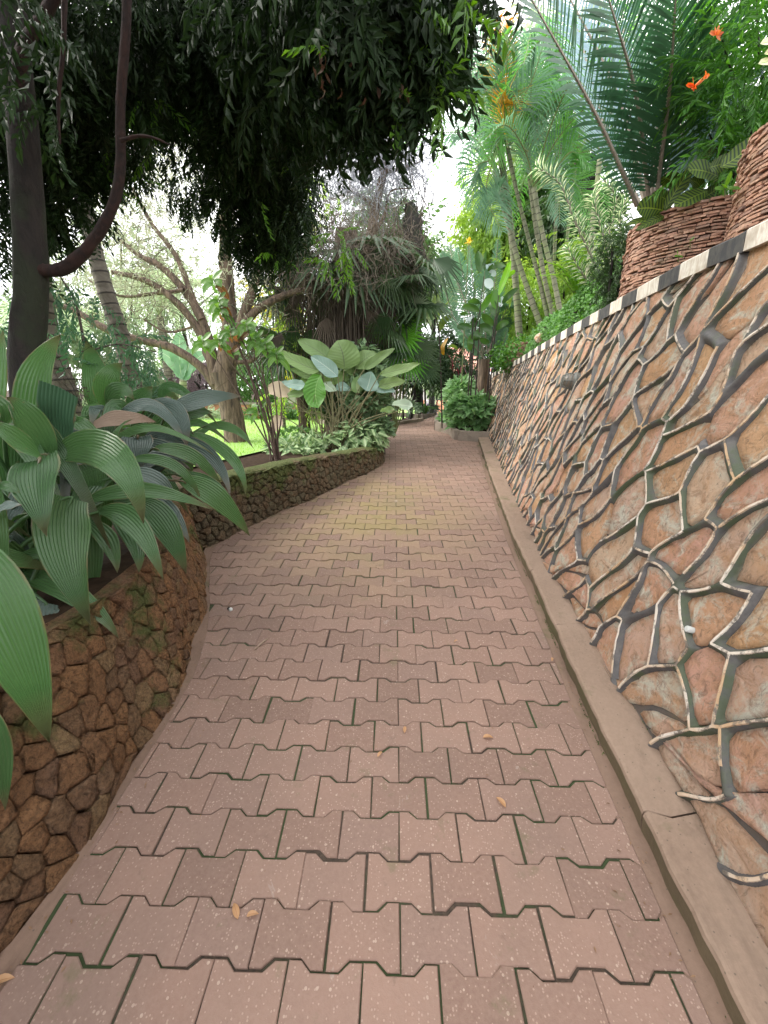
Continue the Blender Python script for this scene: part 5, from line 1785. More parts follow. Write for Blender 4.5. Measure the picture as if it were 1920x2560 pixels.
# bright fan palm beside it
fp = thing('young_fan_palm', 'bright green young fan palm lit beside the dark thatch', 'palm')
root = at(985, 1010, 7.9); root[2] = .6
mb = MB()
for (x, y, r_, ax_, dk) in [(1005, 845, .55, (.6, -.3, .5), 0), (985, 880, .5, (.8, -.4, 0), 0), (1020, 900, .45, (1, -.3, -.3), 0), (965, 835, .45, (-.3, -.3, .9), 0), (1045, 870, .45, (.9, .2, .1), 1), (1000, 800, .4, (.2, 0, 1), 1), (1060, 920, .4, (1, 0, -.2), 1), (1030, 800, .35, (.8, .1, .6), 2), (1040, 770, .3, (.6, .1, .9), 2)]:
    c = at(x, y, 7.6)
    m2 = MB(); fan(m2, c, ax_, [R.normal(0, .3), -.9, .5], r_, 24, 250, .55, .12); m2.build('fan_leaf', [M_fang, M_fand, M_pale][dk], fp)
    tube(mb, [root, (root + c) / 2 + [0, 0, .1], c], [.012, .01, .007], 5)
mb.build('leaf_stalks', M_rachg, fp)

# ================================================================== broad pale-leaved clump (cigar plant)
cg = thing('broad_leaf_clump', 'tall clump of paddle-shaped olive and waxy blue leaves on long stalks above the mossy wall', 'plant')
Z3 = lambda x, y: (680 + x / 3.95, 800 + y / 3.95)
DC = 6.4
cl_ = [((480, 500), (280, 430), (5, 280), 120, 0, .0), ((575, 400), (430, 290), (250, 200), 150, 0, .1), ((650, 560), (520, 450), (380, 360), 130, 1, 0),
       ((710, 490), (700, 340), (640, 200), 270, 0, .1), ((830, 480), (930, 380), (1035, 330), 150, 0, .15), ((910, 490), (1050, 380), (1220, 275), 80, 0, 0),
       ((1060, 540), (1260, 490), (1470, 430), 90, 3, -.2), ((1050, 660), (1180, 620), (1320, 610), 100, 3, -.1), ((930, 700), (960, 610), (980, 510), 180, 1, -.1),
       ((860, 720), (850, 640), (880, 545), 120, 2, 0), ((1010, 690), (1110, 680), (1220, 710), 80, 1, -.1), ((480, 520), (400, 540), (170, 480), 110, 0, .1),
       ((430, 640), (350, 600), (300, 560), 90, 0, .1), ((330, 640), (230, 640), (95, 610), 90, 1, 0), ((480, 540), (430, 700), (460, 870), 200, 4, -.15),
       ((340, 700), (230, 730), (115, 745), 70, 3, 0), ((620, 640), (600, 560), (560, 470), 160, 0, .2), ((860, 560), (780, 450), (650, 470), 150, 0, .25), ((830, 590), (760, 500), (720, 420), 160, 3, .3),
       ((1390, 860), (1290, 840), (1185, 840), 100, 5, -.5), ((1210, 890), (1140, 890), (1065, 905), 60, 3, -.4), ((520, 610), (560, 660), (640, 700), 90, 5, 0), ((640, 690), (700, 660), (780, 700), 80, 1, .1), ((-40, 650), (80, 700), (180, 760), 150, 6, 0), ((90, 950), (50, 1020), (0, 1110), 110, 6, 0), ((1230, 560), (1160, 600), (1100, 590), 60, 5, 0)]
CM = [M_cal, M_calb, M_syn, M_cal, M_calg, leaf_mat('pale_mint_leaf', (.30, .40, .30), (.42, .50, .38), (.5, .58, .45), .5, .3, 0, .05), leaf_mat('faded_pink_beige_leaf', (.38, .28, .22), (.46, .36, .28), None, .6, .35)]
mb = MB(); rt0 = at(838, 1082, DC); rt0[2] = SOIL
for (A, C, B, w, mi, dd) in cl_:
    pa, pc, pb = at(*Z3(*A), DC + dd), at(*Z3(*C), DC + dd), at(*Z3(*B), DC + dd * 1.5)
    dep = float((pc - CAM) @ FW)
    m2 = MB(); blade(m2, pa, pc, pb, w / 3.95 / FPX * dep * 1.22, nrm(CAM - pc) + np.array([R.normal(0, .3), 0, .5]), 12, 8, 'paddle' if mi != 4 else 'oval', cup=.18, wav=.012)
    m2.build('leaf', CM[mi], cg, True)
    r0 = rt0 + [R.normal(0, .13), R.normal(0, .1), 0]
    tube(mb, [r0, r0 + (pa - r0) * .5 + [R.normal(0, .03), 0, .10], pa], [.011, .009, .006], 6)
for _ in range(30):
    r0 = rt0 + [R.normal(0, .2), R.normal(0, .12), 0]
    tube(mb, [r0, r0 + [R.normal(0, .1), 0, .4], r0 + [R.normal(0, .35), 0, R.uniform(.6, 1.0)]], [.008, .006, .003], 5)
mb.build('leaf_stalks', bark_mat('olive_stalk', (.13, .12, .06), (.22, .20, .11), 10, .3), cg, True)

# ================================================================== arrow-leaf ground cover
AV = leaf_t(.62, .05, -.25, .32)


def leafy(name, label, cat, blobs_, n, size, mat, group=None, part='leaf', keep=0, droop=.1, d=None, outw=.8):
    t_ = thing(name, label, cat, group)
    Ps, Ds = [], []
    for (c, rad, w) in blobs_:
        k = int(n * w); v = nrm(R.randn(k, 3)); v[:, 2] = np.abs(v[:, 2]) * .9
        rr = R.uniform(.75, 1.05, k)[:, None]
        Ps.append(np.array(c) + v * rr * np.array(rad)); Ds.append(v)
    P = np.concatenate(Ps); D = nrm(np.concatenate(Ds) * outw + R.randn(len(P), 3) * .45 - [0, 0, droop])
    U = np.concatenate(Ds) * .6 + [0, -.4, .8] + R.randn(len(P), 3) * .3
    M = frames(D, U); sz = size * R.uniform(.65, 1.25, len(P))
    dist_ = np.linalg.norm(P - CAM, axis=1); od = np.argsort(dist_)
    mb = MB()
    for q, i_ in enumerate(od):
        if q < keep:
            m2 = MB(); inst(m2, *AV, M[i_:i_ + 1], P[i_:i_ + 1], sz[i_:i_ + 1]); m2.build(part, mat, t_)
    rest = od[keep:]
    if len(rest):
        inst(mb, *AV, M[rest], P[rest], sz[rest])
        tag(mb.build('foliage', mat, t_), kind='stuff' if keep else None)
    return t_


leafy('arrowhead_plant', 'pale green arrow-leaved ground cover spilling over the end of the mossy wall', 'plant',
      [(at(830, 1120, 6.3), (.75, .35, .22), .45), (at(740, 1130, 6.0), (.45, .3, .16), .25), (at(900, 1100, 6.4), (.4, .3, .3), .3)], 620, .155, M_syn, keep=170, droop=.5)
t_ = leafy('climbing_arrowhead_plant', 'dense climbing arrow-leaved vine heaped behind the broad-leaved clump at the path edge', 'plant',
           [(at(918, 1020, 6.7), (.36, .3, .60), .5), (at(900, 930, 6.9), (.36, .3, .45), .3), (at(938, 1085, 6.6), (.24, .25, .35), .3)], 1100, .125, leaf_mat('deep_arrow_leaf', (.05, .11, .045), (.15, .23, .11), (.2, .3, .16), .45, .25, 0, .05), keep=120)
shrub('dark_foliage', 'dark undergrowth behind the tall broad-leaved clump', 'shrub', 880, 960, 90, 7.6, 500, .2, M_bgd, None, .03, .8, stems=3)
leafy('trunk_base_cover', 'low glossy dark ground cover around the foot of the furrowed trunk', 'plant', [(at(620, 1150, 6.2), (.55, .35, .12), 1)], 500, .06, M_bgd)
leafy('trunk_base_cover', 'low variegated ground cover around the foot of the slender trunk', 'plant', [(at(745, 1095, 7.6), (.42, .3, .2), 1)], 300, .08, leaf_mat('fresh_cover_leaf', (.05, .14, .03), (.14, .26, .08), None, .5, .3))
leafy('bed_shrub', 'leafy dark bed plant left of the path bend beside the thin edging', 'plant',
      [(at(985, 1030, 10.4), (.65, .4, .35), .5), (at(1000, 960, 10.6), (.5, .4, .5), .5)], 600, .12, leaf_mat('mottled_bed_leaf', (.05, .11, .05), (.22, .30, .18), None, .45, .25), keep=60)
# strap plant by the far bend
t_ = thing('strap_leaf_lily', 'low strap-leaved lily at the far bend below the seated people', 'plant'); c0 = at(1062, 1040, 12.2)
for k in range(34):
    th = R.uniform(0, 2 * np.pi); e = np.array([math.cos(th), math.sin(th), 0]) * R.uniform(.25, .55)
    mb = MB(); blade(mb, c0, c0 + e * .6 + [0, 0, R.uniform(.2, .4)], c0 + e * 1.2 + [0, 0, R.uniform(0, .25)], .05, [0, -.5, 1], 6, 2, 'lance'); mb.build('leaf', M_bgd if k % 3 else M_bgm, t_)

# ================================================================== rosette sapling (rust-backed leaves)
sp_ = thing('rosette_sapling', 'slender many-stemmed sapling with whorls of green and rust-coloured leaves in front of the furrowed trunk', 'sapling')
DR = 5.2
sx_ = lambda x, y: at(80 + x / 2.765, 650 + y / 2.765, DR)
root = at(690, 1140, DR); root[2] = SOIL
mb = MB()
tips = [(1255, 130, 0), (1290, 270, 0), (1180, 555, 1), (1290, 545, 2), (1430, 560, 3), (1380, 640, 3), (1480, 440, 1), (1370, 480, 2), (1540, 540, 1), (1610, 570, 1), (1560, 1030, 2), (1690, 640, 1), (1300, 330, 2)]
for (x, y, k) in tips:
    tp = sx_(x, y); r0 = root + [R.normal(0, .05), R.normal(0, .04), 0]
    tube(mb, [r0, r0 + (tp - r0) * .45 + [R.normal(.06, .05), 0, .0], r0 + (tp - r0) * .8 + [.03, 0, 0], tp], [.011, .009, .006, .004], 6)
    nn_ = 9 if k < 3 else 4
    for q in range(nn_):
        th = q * 2.4; up_ = .75 - .10 * q
        v = nrm(np.array([math.cos(th), math.sin(th) * .8, up_]))
        Lf = R.uniform(.11, .16) * (1.1 if k == 3 else 1)
        old = (k == 3 and q < 3) or (k == 2 and q == 6) or (k == 0 and q > 7)
        m2 = MB(); b0 = tp - [0, 0, .012 * q]
        blade(m2, b0, b0 + v * Lf * .5, b0 + v * Lf + [0, 0, -.015 * q], Lf * .52, [v[0] * -.3, -1.4, .7], 6, 4, 'oval', cup=.2)
        m2.build('leaf', M_magr if old else M_mag, sp_)
mb.build('stem', bark_mat('thin_brown_stem', (.07, .045, .035), (.13, .09, .07), 10, .3), sp_, True)

# ================================================================== right side: beds at the bend
leafy('bed_plant', 'glossy light green leafy plant filling the nearer raised bed', 'plant',
      [(at(1190, 1035, 8.72), (.46, .38, .40), .5), (at(1160, 1030, 8.85), (.34, .32, .36), .25), (at(1185, 1065, 8.7), (.44, .28, .16), .25)], 950, .17, M_gcov, 'leafy plants in the raised beds', keep=150)
leafy('bed_plant', 'glossy light green leafy plant filling the farther raised bed', 'plant',
      [(at(1150, 1000, 9.9), (.34, .5, .5), .7), (at(1138, 1050, 9.8), (.32, .5, .2), .3)], 600, .17, M_gcov, 'leafy plants in the raised beds', keep=120)
# heliconia / ginger canes with broad leaves
hc = thing('broad_leaf_canes', 'tall dark canes with broad banana-like leaves, one bright green, in front of the feathery cycad', 'plant')
Z2 = lambda x, y: (1060 + x / 4.608, 560 + y / 4.608)
DH = 8.6
hl = [((640, 1030), (720, 900), (790, 800), 70, 1), ((860, 830), (930, 640), (1005, 420), 90, 2), ((960, 620), (1020, 560), (1055, 545), 40, 2), ((640, 560), (640, 450), (620, 310), 90, 0), ((700, 540), (690, 440), (720, 300), 50, 0), ((730, 540), (830, 480), (950, 490), 60, 0),
      ((800, 1180), (740, 1110), (660, 1030), 80, 0), ((820, 1080), (800, 960), (750, 880), 90, 0), ((820, 980), (820, 880), (800, 750), 110, 1), ((900, 920), (980, 820), (1080, 740), 60, 0), ((640, 1010), (540, 960), (430, 960), 70, 0), ((650, 920), (570, 880), (500, 900), 60, 0),
      ((540, 1040), (480, 1030), (410, 1030), 50, 0), ((570, 1200), (580, 1130), (590, 1070), 80, 0), ((560, 1190), (450, 1180), (380, 1200), 70, 0), ((620, 1180), (720, 1200), (770, 1300), 80, 0), ((600, 1350), (620, 1270), (680, 1200), 80, 0), ((640, 1310), (700, 1350), (760, 1370), 60, 0), ((830, 1230), (900, 1150), (980, 1140), 70, 0),
      ((150, 1110), (200, 980), (330, 840), 60, 3), ((170, 1250), (220, 1130), (330, 1060), 70, 3), ((235, 1510), (220, 1420), (280, 1310), 60, 4), ((90, 1000), (130, 880), (190, 800), 60, 3), ((540, 1460), (530, 1360), (560, 1280), 70, 0), ((270, 1420), (330, 1400), (390, 1450), 40, 3),
      ((700, 640), (740, 680), (800, 720), 90, 5), ((690, 460), (750, 490), (810, 455), 50, 5), ((870, 960), (890, 900), (905, 830), 50, 5), ((760, 560), (790, 560), (820, 600), 60, 5), ((480, 1100), (540, 1090), (580, 1060), 50, 5)]
HM = [leaf_mat('cane_leaf_dark', (.025, .075, .018), (.06, .13, .03), None, .38, .3), leaf_mat('cane_leaf_mid', (.07, .19, .03), (.11, .25, .04), None, .38, .4), leaf_mat('cane_leaf_bright', (.14, .38, .03), (.2, .45, .05), (.3, .5, .1), .4, .5), leaf_mat('cane_leaf_olive', (.08, .14, .03), (.14, .2, .05), None, .45, .35), leaf_mat('cane_leaf_yellowed', (.45, .26, .04), (.55, .34, .08), None, .5, .4), leaf_mat('cane_leaf_silver_underside', (.40, .48, .50), (.5, .56, .58), None, .35, .2)]
for (A, C, B, w, mi) in hl:
    pa, pc, pb = at(*Z2(*A), DH), at(*Z2(*C), DH + R.uniform(-.1, .1)), at(*Z2(*B), DH + R.uniform(-.2, .2))
    dep = float((pc - CAM) @ FW); m2 = MB()
    blade(m2, pa, pc, pb, w / 4.608 / FPX * dep * 1.1, nrm(CAM - pc) + R.normal(0, .35, 3), 9, 4, 'oval', cup=.25, wav=.006)
    m2.build('leaf', HM[mi], hc, True)
for pts in ([(560, 1560), (580, 1300), (640, 1020), (690, 600)], [(740, 1560), (790, 1300), (830, 1050), (860, 820)], [(620, 1560), (630, 1350), (650, 1000)], [(240, 1560), (170, 1230), (40, 900), (-30, 760)], [(780, 1500), (820, 1250), (880, 930)], [(530, 1500), (560, 1200), (560, 1040)]):
    mb = MB(); P_ = [at(*Z2(*p), DH) for p in pts]; P_[0][2] = .72
    tube(mb, P_, [.016, .014, .010, .006], 6); mb.build('cane', bark_mat('dark_cane', (.03, .022, .02), (.07, .05, .045), 10, .3) if pts[0][0] == 560 else bpy.data.materials['dark_cane'], hc, True)

# feathery cycads at the bend
cy2 = thing('cycad', 'tall feathery blue-green cycad at the end of the pink wall, behind the broad-leaf canes', 'cycad', 'cycads')
DY = 9.6
for (A, C, B, w) in [((700, 1480), (440, 900), (290, 250), 130), ((690, 1450), (580, 800), (520, 250), 110), ((680, 1500), (330, 1050), (180, 400), 110), ((720, 1450), (800, 850), (850, 180), 110), ((740, 1480), (940, 1000), (1060, 830), 120), ((720, 1500), (860, 1200), (1010, 1050), 120), ((690, 1540), (450, 1250), (300, 1000), 120), ((680, 1500), (400, 700), (200, 330), 100), ((720, 1460), (690, 900), (700, 500), 110), ((700, 1560), (560, 1400), (400, 1280), 90), ((760, 1560), (900, 1400), (960, 1200), 90), ((700, 1400), (480, 700), (380, 270), 100), ((760, 1500), (840, 1000), (900, 600), 110)]:
    mb = MB(); P_ = [at(*Z2(*A), DY), at(*Z2(*C), DY + R.uniform(-.3, .2)), at(*Z2(*B), DY + R.uniform(-.6, .4))]
    frond(mb, P_, 46, w / 4.608 / FPX * 10 * 1.05, .026, 68, .1, (R.normal(0, .3), -1, .2), rr=.014, keel=.15)
    mb.build('frond', [M_arecab, M_rach], cy2)
mb = MB(); b_ = at(*Z2(700, 1560), DY); tube(mb, [[b_[0], b_[1], .7], b_], [.16, .14], 10, rough=.1); mb.build('trunk', M_bark2, cy2, True)
for (x, y) in ((1170, 605), (1192, 610)):
    pass
fl = thing('orange_flower_spike', 'small orange flower heads above the feathery cycad against the sky', 'flower')
mb = MB(); c0 = at(1172, 606, 9.3)
for k in range(16):
    v = nrm(R.randn(3) + [0, 0, .8]); blade(mb, c0, c0 + v * .05, c0 + v * .10, .03, R.randn(3), 4, 2, 'lance')
mb.build('petals', M_yel, fl)
mb = MB(); tube(mb, [[c0[0], c0[1], 1.6], c0], [.012, .008], 5); mb.build('stem', M_rachg, fl)

# red-leaved cordyline behind the bend
t_ = thing('red_cordyline', 'red-stemmed cordyline bush behind the bed plants at the bend', 'plant')
for k in range(20):
    c0 = at(R.uniform(1120, 1190), R.uniform(880, 970), 11.5); v = nrm(np.array([R.normal(0, .5), R.normal(0, .4), 1]))
    mb = MB(); blade(mb, c0, c0 + v * .2, c0 + v * .4 + [R.normal(0, .1), 0, -.06], .05, R.randn(3), 5, 2, 'lance'); mb.build('leaf', M_red if k % 2 else M_bgd, t_)
shrub('dark_shrub', 'dark green tangle closing the view at the end of the path', 'shrub', 1130, 900, 60, 13, 500, .3, M_bgd, .3, .04, 1.1, stems=3, group='dark shrubs at the end of the path')
shrub('dark_shrub', 'dark green shrub behind the young fan palm', 'shrub', 1010, 900, 60, 12, 420, .28, M_bgd, .3, .04, 1.2, stems=3, group='dark shrubs at the end of the path')
shrub('dark_shrub', 'dark leafy shrub arching over the far end of the path', 'shrub', 1075, 895, 48, 14, 260, .3, M_bgd, .3, .04, .35, stems=2, group='dark shrubs at the end of the path')
shrub('far_bush', 'pale green bush in the bright gap at the end of the path', 'shrub', 1085, 955, 26, 24, 240, .35, M_pale, -.3, .05, .9, stems=2)
shrub('mid_tree', 'green tree behind the young fan palm and dead trunk', 'tree', 980, 640, 95, 15, 900, .4, M_bgm, .2, .13, 1.2, group='green trees behind the bend')
shrub('mid_tree', 'light green tree behind the cycad left of the sky gap', 'tree', 1090, 700, 70, 17, 600, .4, M_pale, .2, .13, 1.0, group='green trees behind the bend')

# house and orange earth bank at the very end, seated people
t_ = thing('far_house', 'pale house with a red clay roof glimpsed through leaves at the end of the path', 'house')
mb = MB(); box(mb, (-1.5, 40, -1), (7, 46, 2.9)); mb.build('wall', M_plaster, t_)
mb = MB(); mb.add([(-2.2, 39.2, 2.9), (7.7, 39.2, 2.9), (7.7, 46.8, 2.9), (-2.2, 46.8, 2.9), (-.5, 43, 5.2), (6, 43, 5.2)], [(0, 1, 5, 4), (1, 2, 5), (2, 3, 4, 5), (3, 0, 4), (3, 2, 1, 0)]); mb.build('roof', M_roof, t_)
for x in (0, 2.2, 4.4):
    mb = MB(); box(mb, (x, 39.97, .3), (x + 1.2, 40.03, 1.9)); w_ = mb.build('window', M_win, t_)
    mb = MB(); box(mb, (x - .06, 39.93, .22), (x + 1.26, 39.97, .3)); mb.build('sill', M_plaster, w_)
mb = MB(); V = []
for k in range(25):
    x = -6 + k * .8; V += [(x, 33.2, -.9), (x, 33.9, .35 + .25 * math.sin(k * .9)), (x, 35.5, .5)]
mb.add(V, [(k * 3 + j, k * 3 + j + 1, k * 3 + j + 4, k * 3 + j + 3) for k in range(24) for j in range(2)])
tag(mb.build('earth_bank', M_brick), 'orange earth bank behind the seated people at the end of the path', 'bank', kind='structure')
mb = MB(); box(mb, (.05, 27.8, -.6), (.45, 28.1, 1.5)); tag(mb.build('gate_pillar', M_plaster), 'white gate pillar beyond the end of the path left of the people', 'pillar')


def person_seated(px, py, d, cloth, hair, label, turn=0.):
    h = at(px, py, d)
    t_ = thing('person', label, 'person', 'people sitting beyond the path')
    me = bpy.data.meshes.new('body'); z = h[2]
    J = [(0, 0, -.62), (0, 0, -.40), (0, 0, -.22), (0, 0, -.13), (0, -.01, .0),
         (.10, -.02, -.66), (.13, -.42, -.64), (.14, -.45, -1.05), (-.10, -.02, -.66), (-.13, -.42, -.64), (-.14, -.45, -1.05),
         (.19, 0, -.24), (.24, -.06, -.50), (.12, -.30, -.56), (-.19, 0, -.24), (-.24, -.06, -.50), (-.12, -.30, -.56), (.14, -.58, -1.08), (-.14, -.58, -1.08)]
    E = [(0, 1), (1, 2), (2, 3), (3, 4), (0, 5), (5, 6), (6, 7), (0, 8), (8, 9), (9, 10), (2, 11), (11, 12), (12, 13), (2, 14), (14, 15), (15, 16), (7, 17), (10, 18)]
    rad = [.15, .14, .15, .055, .10, .09, .065, .045, .09, .065, .045, .06, .045, .03, .06, .045, .03, .04, .04]
    c, s_1 = math.cos(turn), math.sin(turn)
    me.from_pydata([(h[0] + a * c - b * s_1, h[1] + a * s_1 + b * c, z + q) for a, b, q in J], E, [])
    o = bpy.data.objects.new('body', me); link(o, t_)
    o.modifiers.new('skin', 'SKIN'); o.modifiers.new('sub', 'SUBSURF').levels = 1
    for i_, r_ in enumerate(rad):
        me.skin_vertices[0].data[i_].radius = (r_, r_)
    me.skin_vertices[0].data[0].use_root = True
    me.materials.append(cloth)
    mb = MB(); P_, _ = cloud_pts(h + [0, .01, .03], .01, 4)
    v = nrm(R.randn(120, 3)); tube(mb, [h + [0, .01, -.06], h + [0, .01, .02], h + [0, .01, .09], h + [0, .01, .125]], [.09, .115, .095, .03], 10, k=3)
    mb.build('hair', hair, t_, True)
    mb = MB(); box(mb, (h[0] - .25, h[1] - .2, z - 1.1), (h[0] + .25, h[1] + .25, z - .74)); tag(mb.build('stool', M_win), 'dark block seat under the ' + label.split(',')[0].replace('person', 'seated person').replace(' seated lowest','').replace(' seated in the middle of the three',''), 'stool', 'low seats under the people')


M_hair = mat_simple('black_hair', (.012, .01, .01), .6)
person_seated(1071, 994, 27, mat_simple('white_violet_shirt', (.50, .42, .50)), M_hair, 'person in a pale violet shirt, leftmost and tallest of the three seated', .2)
person_seated(1078, 1001, 26.5, mat_simple('dark_blue_shirt', (.05, .06, .12)), M_hair, 'person in dark clothes seated in the middle of the three', -.2)
person_seated(1086, 1006, 26, mat_simple('black_shirt', (.03, .03, .035)), M_hair, 'person in black seated lowest, rightmost of the three', 0)

# brick garden wall and white structures beyond the lawn
t_ = thing('garden_wall', 'low orange brick garden wall at the far side of the lawn', 'wall')
mb = MB(); box(mb, (-11, 13.6, -.2), (-1.4, 13.8, .98)); mb.build('wall_face', M_brick, t_)
mb = MB(); box(mb, (-11, 13.56, .98), (-1.4, 13.84, 1.04)); mb.build('coping', M_planterc, t_)
t_ = thing('white_outbuilding', 'white outbuilding glimpsed behind the slender trunk beyond the lawn', 'building')
mb = MB(); box(mb, (-5.6, 19, -.3), (-2.6, 22, 2.3)); mb.build('wall', M_plaster, t_)
mb = MB(); mb.add([(-5.9, 18.7, 2.3), (-2.3, 18.7, 2.3), (-2.3, 22.3, 2.3), (-5.9, 22.3, 2.3), (-5.2, 20.5, 3.1), (-3, 20.5, 3.1)], [(0, 1, 5, 4), (1, 2, 5), (2, 3, 4, 5), (3, 0, 4), (3, 2, 1, 0)]); mb.build('roof', M_roof, t_)
mb = MB(); box(mb, (-4.4, 18.96, .6), (-3.6, 19.02, 1.7)); mb.build('window', M_win, t_)

# ================================================================== creeper bank on the wall top
mb = MB(); t_ = thing('creeper_bank', 'bank of small-leaved green creeper growing along the top behind the coping', 'creeper')
yy = np.linspace(4.05, 10.2, 60)
Hb = np.interp(yy, [4.0, 4.4, 5.0, 5.8, 6.6, 7.4, 8.2, 9.0, 10.2], [.80, .78, .72, .66, .66, .66, .72, .62, .25])
rows = []
xo = .22 + .06 * np.sin(yy * 3.1)
for q, (dx, dz) in enumerate([(0, -.05), (.02, .35), (.10, .75), (.28, 1.0), (.8, 1.0), (1.3, .2)]):
    rows.append(np.stack([xt(yy) + xo + dx, yy, zt(yy) - .02 + Hb * dz + .02 * R.randn(60)], -1))
Gb = np.stack(rows, 1); i = np.arange(59)[:, None]; j = np.arange(5)[None]
mb.add(Gb.reshape(-1, 3), np.stack([i * 6 + j, i * 6 + j + 1, (i + 1) * 6 + j + 1, (i + 1) * 6 + j], -1).reshape(-1, 4)); mb.build('earth', M_back, t_, True)
n = 24000
a = R.rand(n) * 58.99; b = R.rand(n) ** .8 * 4.3
i0 = a.astype(int); j0 = b.astype(int); fa = (a - i0)[:, None]; fb = (b - j0)[:, None]
P = (Gb[i0, j0] * (1 - fa) + Gb[i0 + 1, j0] * fa) * (1 - fb) + (Gb[i0, j0 + 1] * (1 - fa) + Gb[i0 + 1, j0 + 1] * fa) * fb
noi = np.array([mnoise.noise(Vector(p * 2.6)) for p in P]); kp = noi > -.22
P = P[kp] + R.randn(kp.sum(), 3) * .022
P[:, 0] -= .02 + .05 * R.rand(len(P))
D = R.randn(len(P), 3) * .7 + [-.4, -.3, -.5]
mb = MB(); inst(mb, *leaf_t(.75, .08, -.1, .4), frames(D, np.array([-.7, -.5, .7]) + R.randn(len(P), 3) * .4), P, R.uniform(.028, .055, len(P)))
tag(mb.build('creeper_leaves', M_ivy, t_), kind='stuff')
# bare red rocks poking out
for (x, y, s_1) in [(1480, 770, .14), (1510, 760, .12), (1350, 850, .1), (1455, 785, .08)]:
    d = 5.6 if x > 1400 else 7.2
    c = at(x, y, d); mb = MB(); v = nrm(R.randn(26, 3)) * [1, .8, 1.1]
    bm_ = __import__('bmesh').new(); [bm_.verts.new(Vector(c + q * s_1)) for q in v]; __import__('bmesh').ops.convex_hull(bm_, input=bm_.verts[:])
    me = bpy.data.meshes.new('rock'); bm_.to_mesh(me); bm_.free(); me.materials.append(M_stone); o = bpy.data.objects.new('bank_rock', me); link(o)
    tag(o, {1480: 'larger red rock showing through the creeper above the coping', 1510: 'pointed red rock right beside the larger one in the creeper', 1350: 'small brown rock in the creeper near the cane palms', 1455: 'small red rock left of the larger one above the coping'}[x], 'rock', 'rocks in the creeper bank')

# fern
t_ = thing('fern', 'bright fern with arching fronds growing from the creeper bank under the variegated plant', 'fern')
c0 = at(1440, 740, 5.6)
for (x, y) in [(1365, 655), (1400, 640), (1440, 625), (1475, 650), (1390, 690), (1500, 690), (1350, 690), (1420, 660)]:
    e_ = at(x, y, 5.4); mb = MB(); frond(mb, [c0, (c0 + e_) / 2 + [0, 0, .10], e_], 26, .12, .022, 75, .1, (0, -.4, 1), rr=.004, prof=lambda t: 1 - .8 * t); mb.build('frond', [M_fern, M_rachg], t_)

# ================================================================== cane palms (areca)
tr = [([(1352, 815), (1318, 720), (1292, 640), (1262, 530), (1245, 450), (1232, 400)], .055, 8.4, 'leftmost pale ringed cane palm leaning toward the path'),
      ([(1372, 805), (1348, 700), (1322, 600), (1292, 480), (1268, 370)], .042, 8.3, 'second cane palm from the left with a dark slim ringed trunk'),
      ([(1386, 800), (1362, 700), (1345, 600), (1330, 500), (1320, 380)], .047, 8.2, 'third cane palm from the left, straight with a grey crownshaft'),
      ([(1402, 790), (1385, 700), (1365, 620), (1345, 530), (1335, 470)], .048, 7.9, 'fourth cane palm from the left with a stout tan ringed trunk'),
      ([(1383, 760), (1386, 640), (1390, 540), (1400, 380), (1410, 300)], .036, 8.6, 'slim straight green cane palm in the middle of the clump'),
      ([(1402, 760), (1412, 660), (1422, 560), (1432, 480), (1440, 400)], .034, 8.8, 'slim cane palm right of the middle of the clump'),
      ([(1470, 700), (1482, 560), (1492, 470), (1503, 360), (1512, 260)], .045, 7.0, 'dark cane palm standing right behind the variegated plant')]
for k, (pts, r_, d, l) in enumerate(tr):
    t_, P_ = palm('cane_palm', l, pts, [r_ * .95, r_ * .82, r_ * .76, r_ * .72, r_ * .9, r_ * .65][:len(pts)] if len(pts) < 7 else r_, d, M_cane, .10, 'cane palms behind the wall top')
    tp = P_[-1]
    nf = 7
    for q in range(nf):
        th = q * 2.4 + k; e = np.array([math.cos(th), math.sin(th), 0]); Lr = R.uniform(.8, 1.25); up_ = R.uniform(.35, 1.0)
        mb = MB()
        frond(mb, [tp, tp + e * .3 * Lr + [0, 0, up_ * .7], tp + e * .85 * Lr + [0, 0, up_], tp + e * 1.45 * Lr + [0, 0, up_ * .45 - .2]], 34, .40, .020, 52, .45, rr=.012, keel=.25)
        mt = M_areca if (q + k) % 3 else M_arecab
        mb.build('frond', [mt, M_rachg], t_)
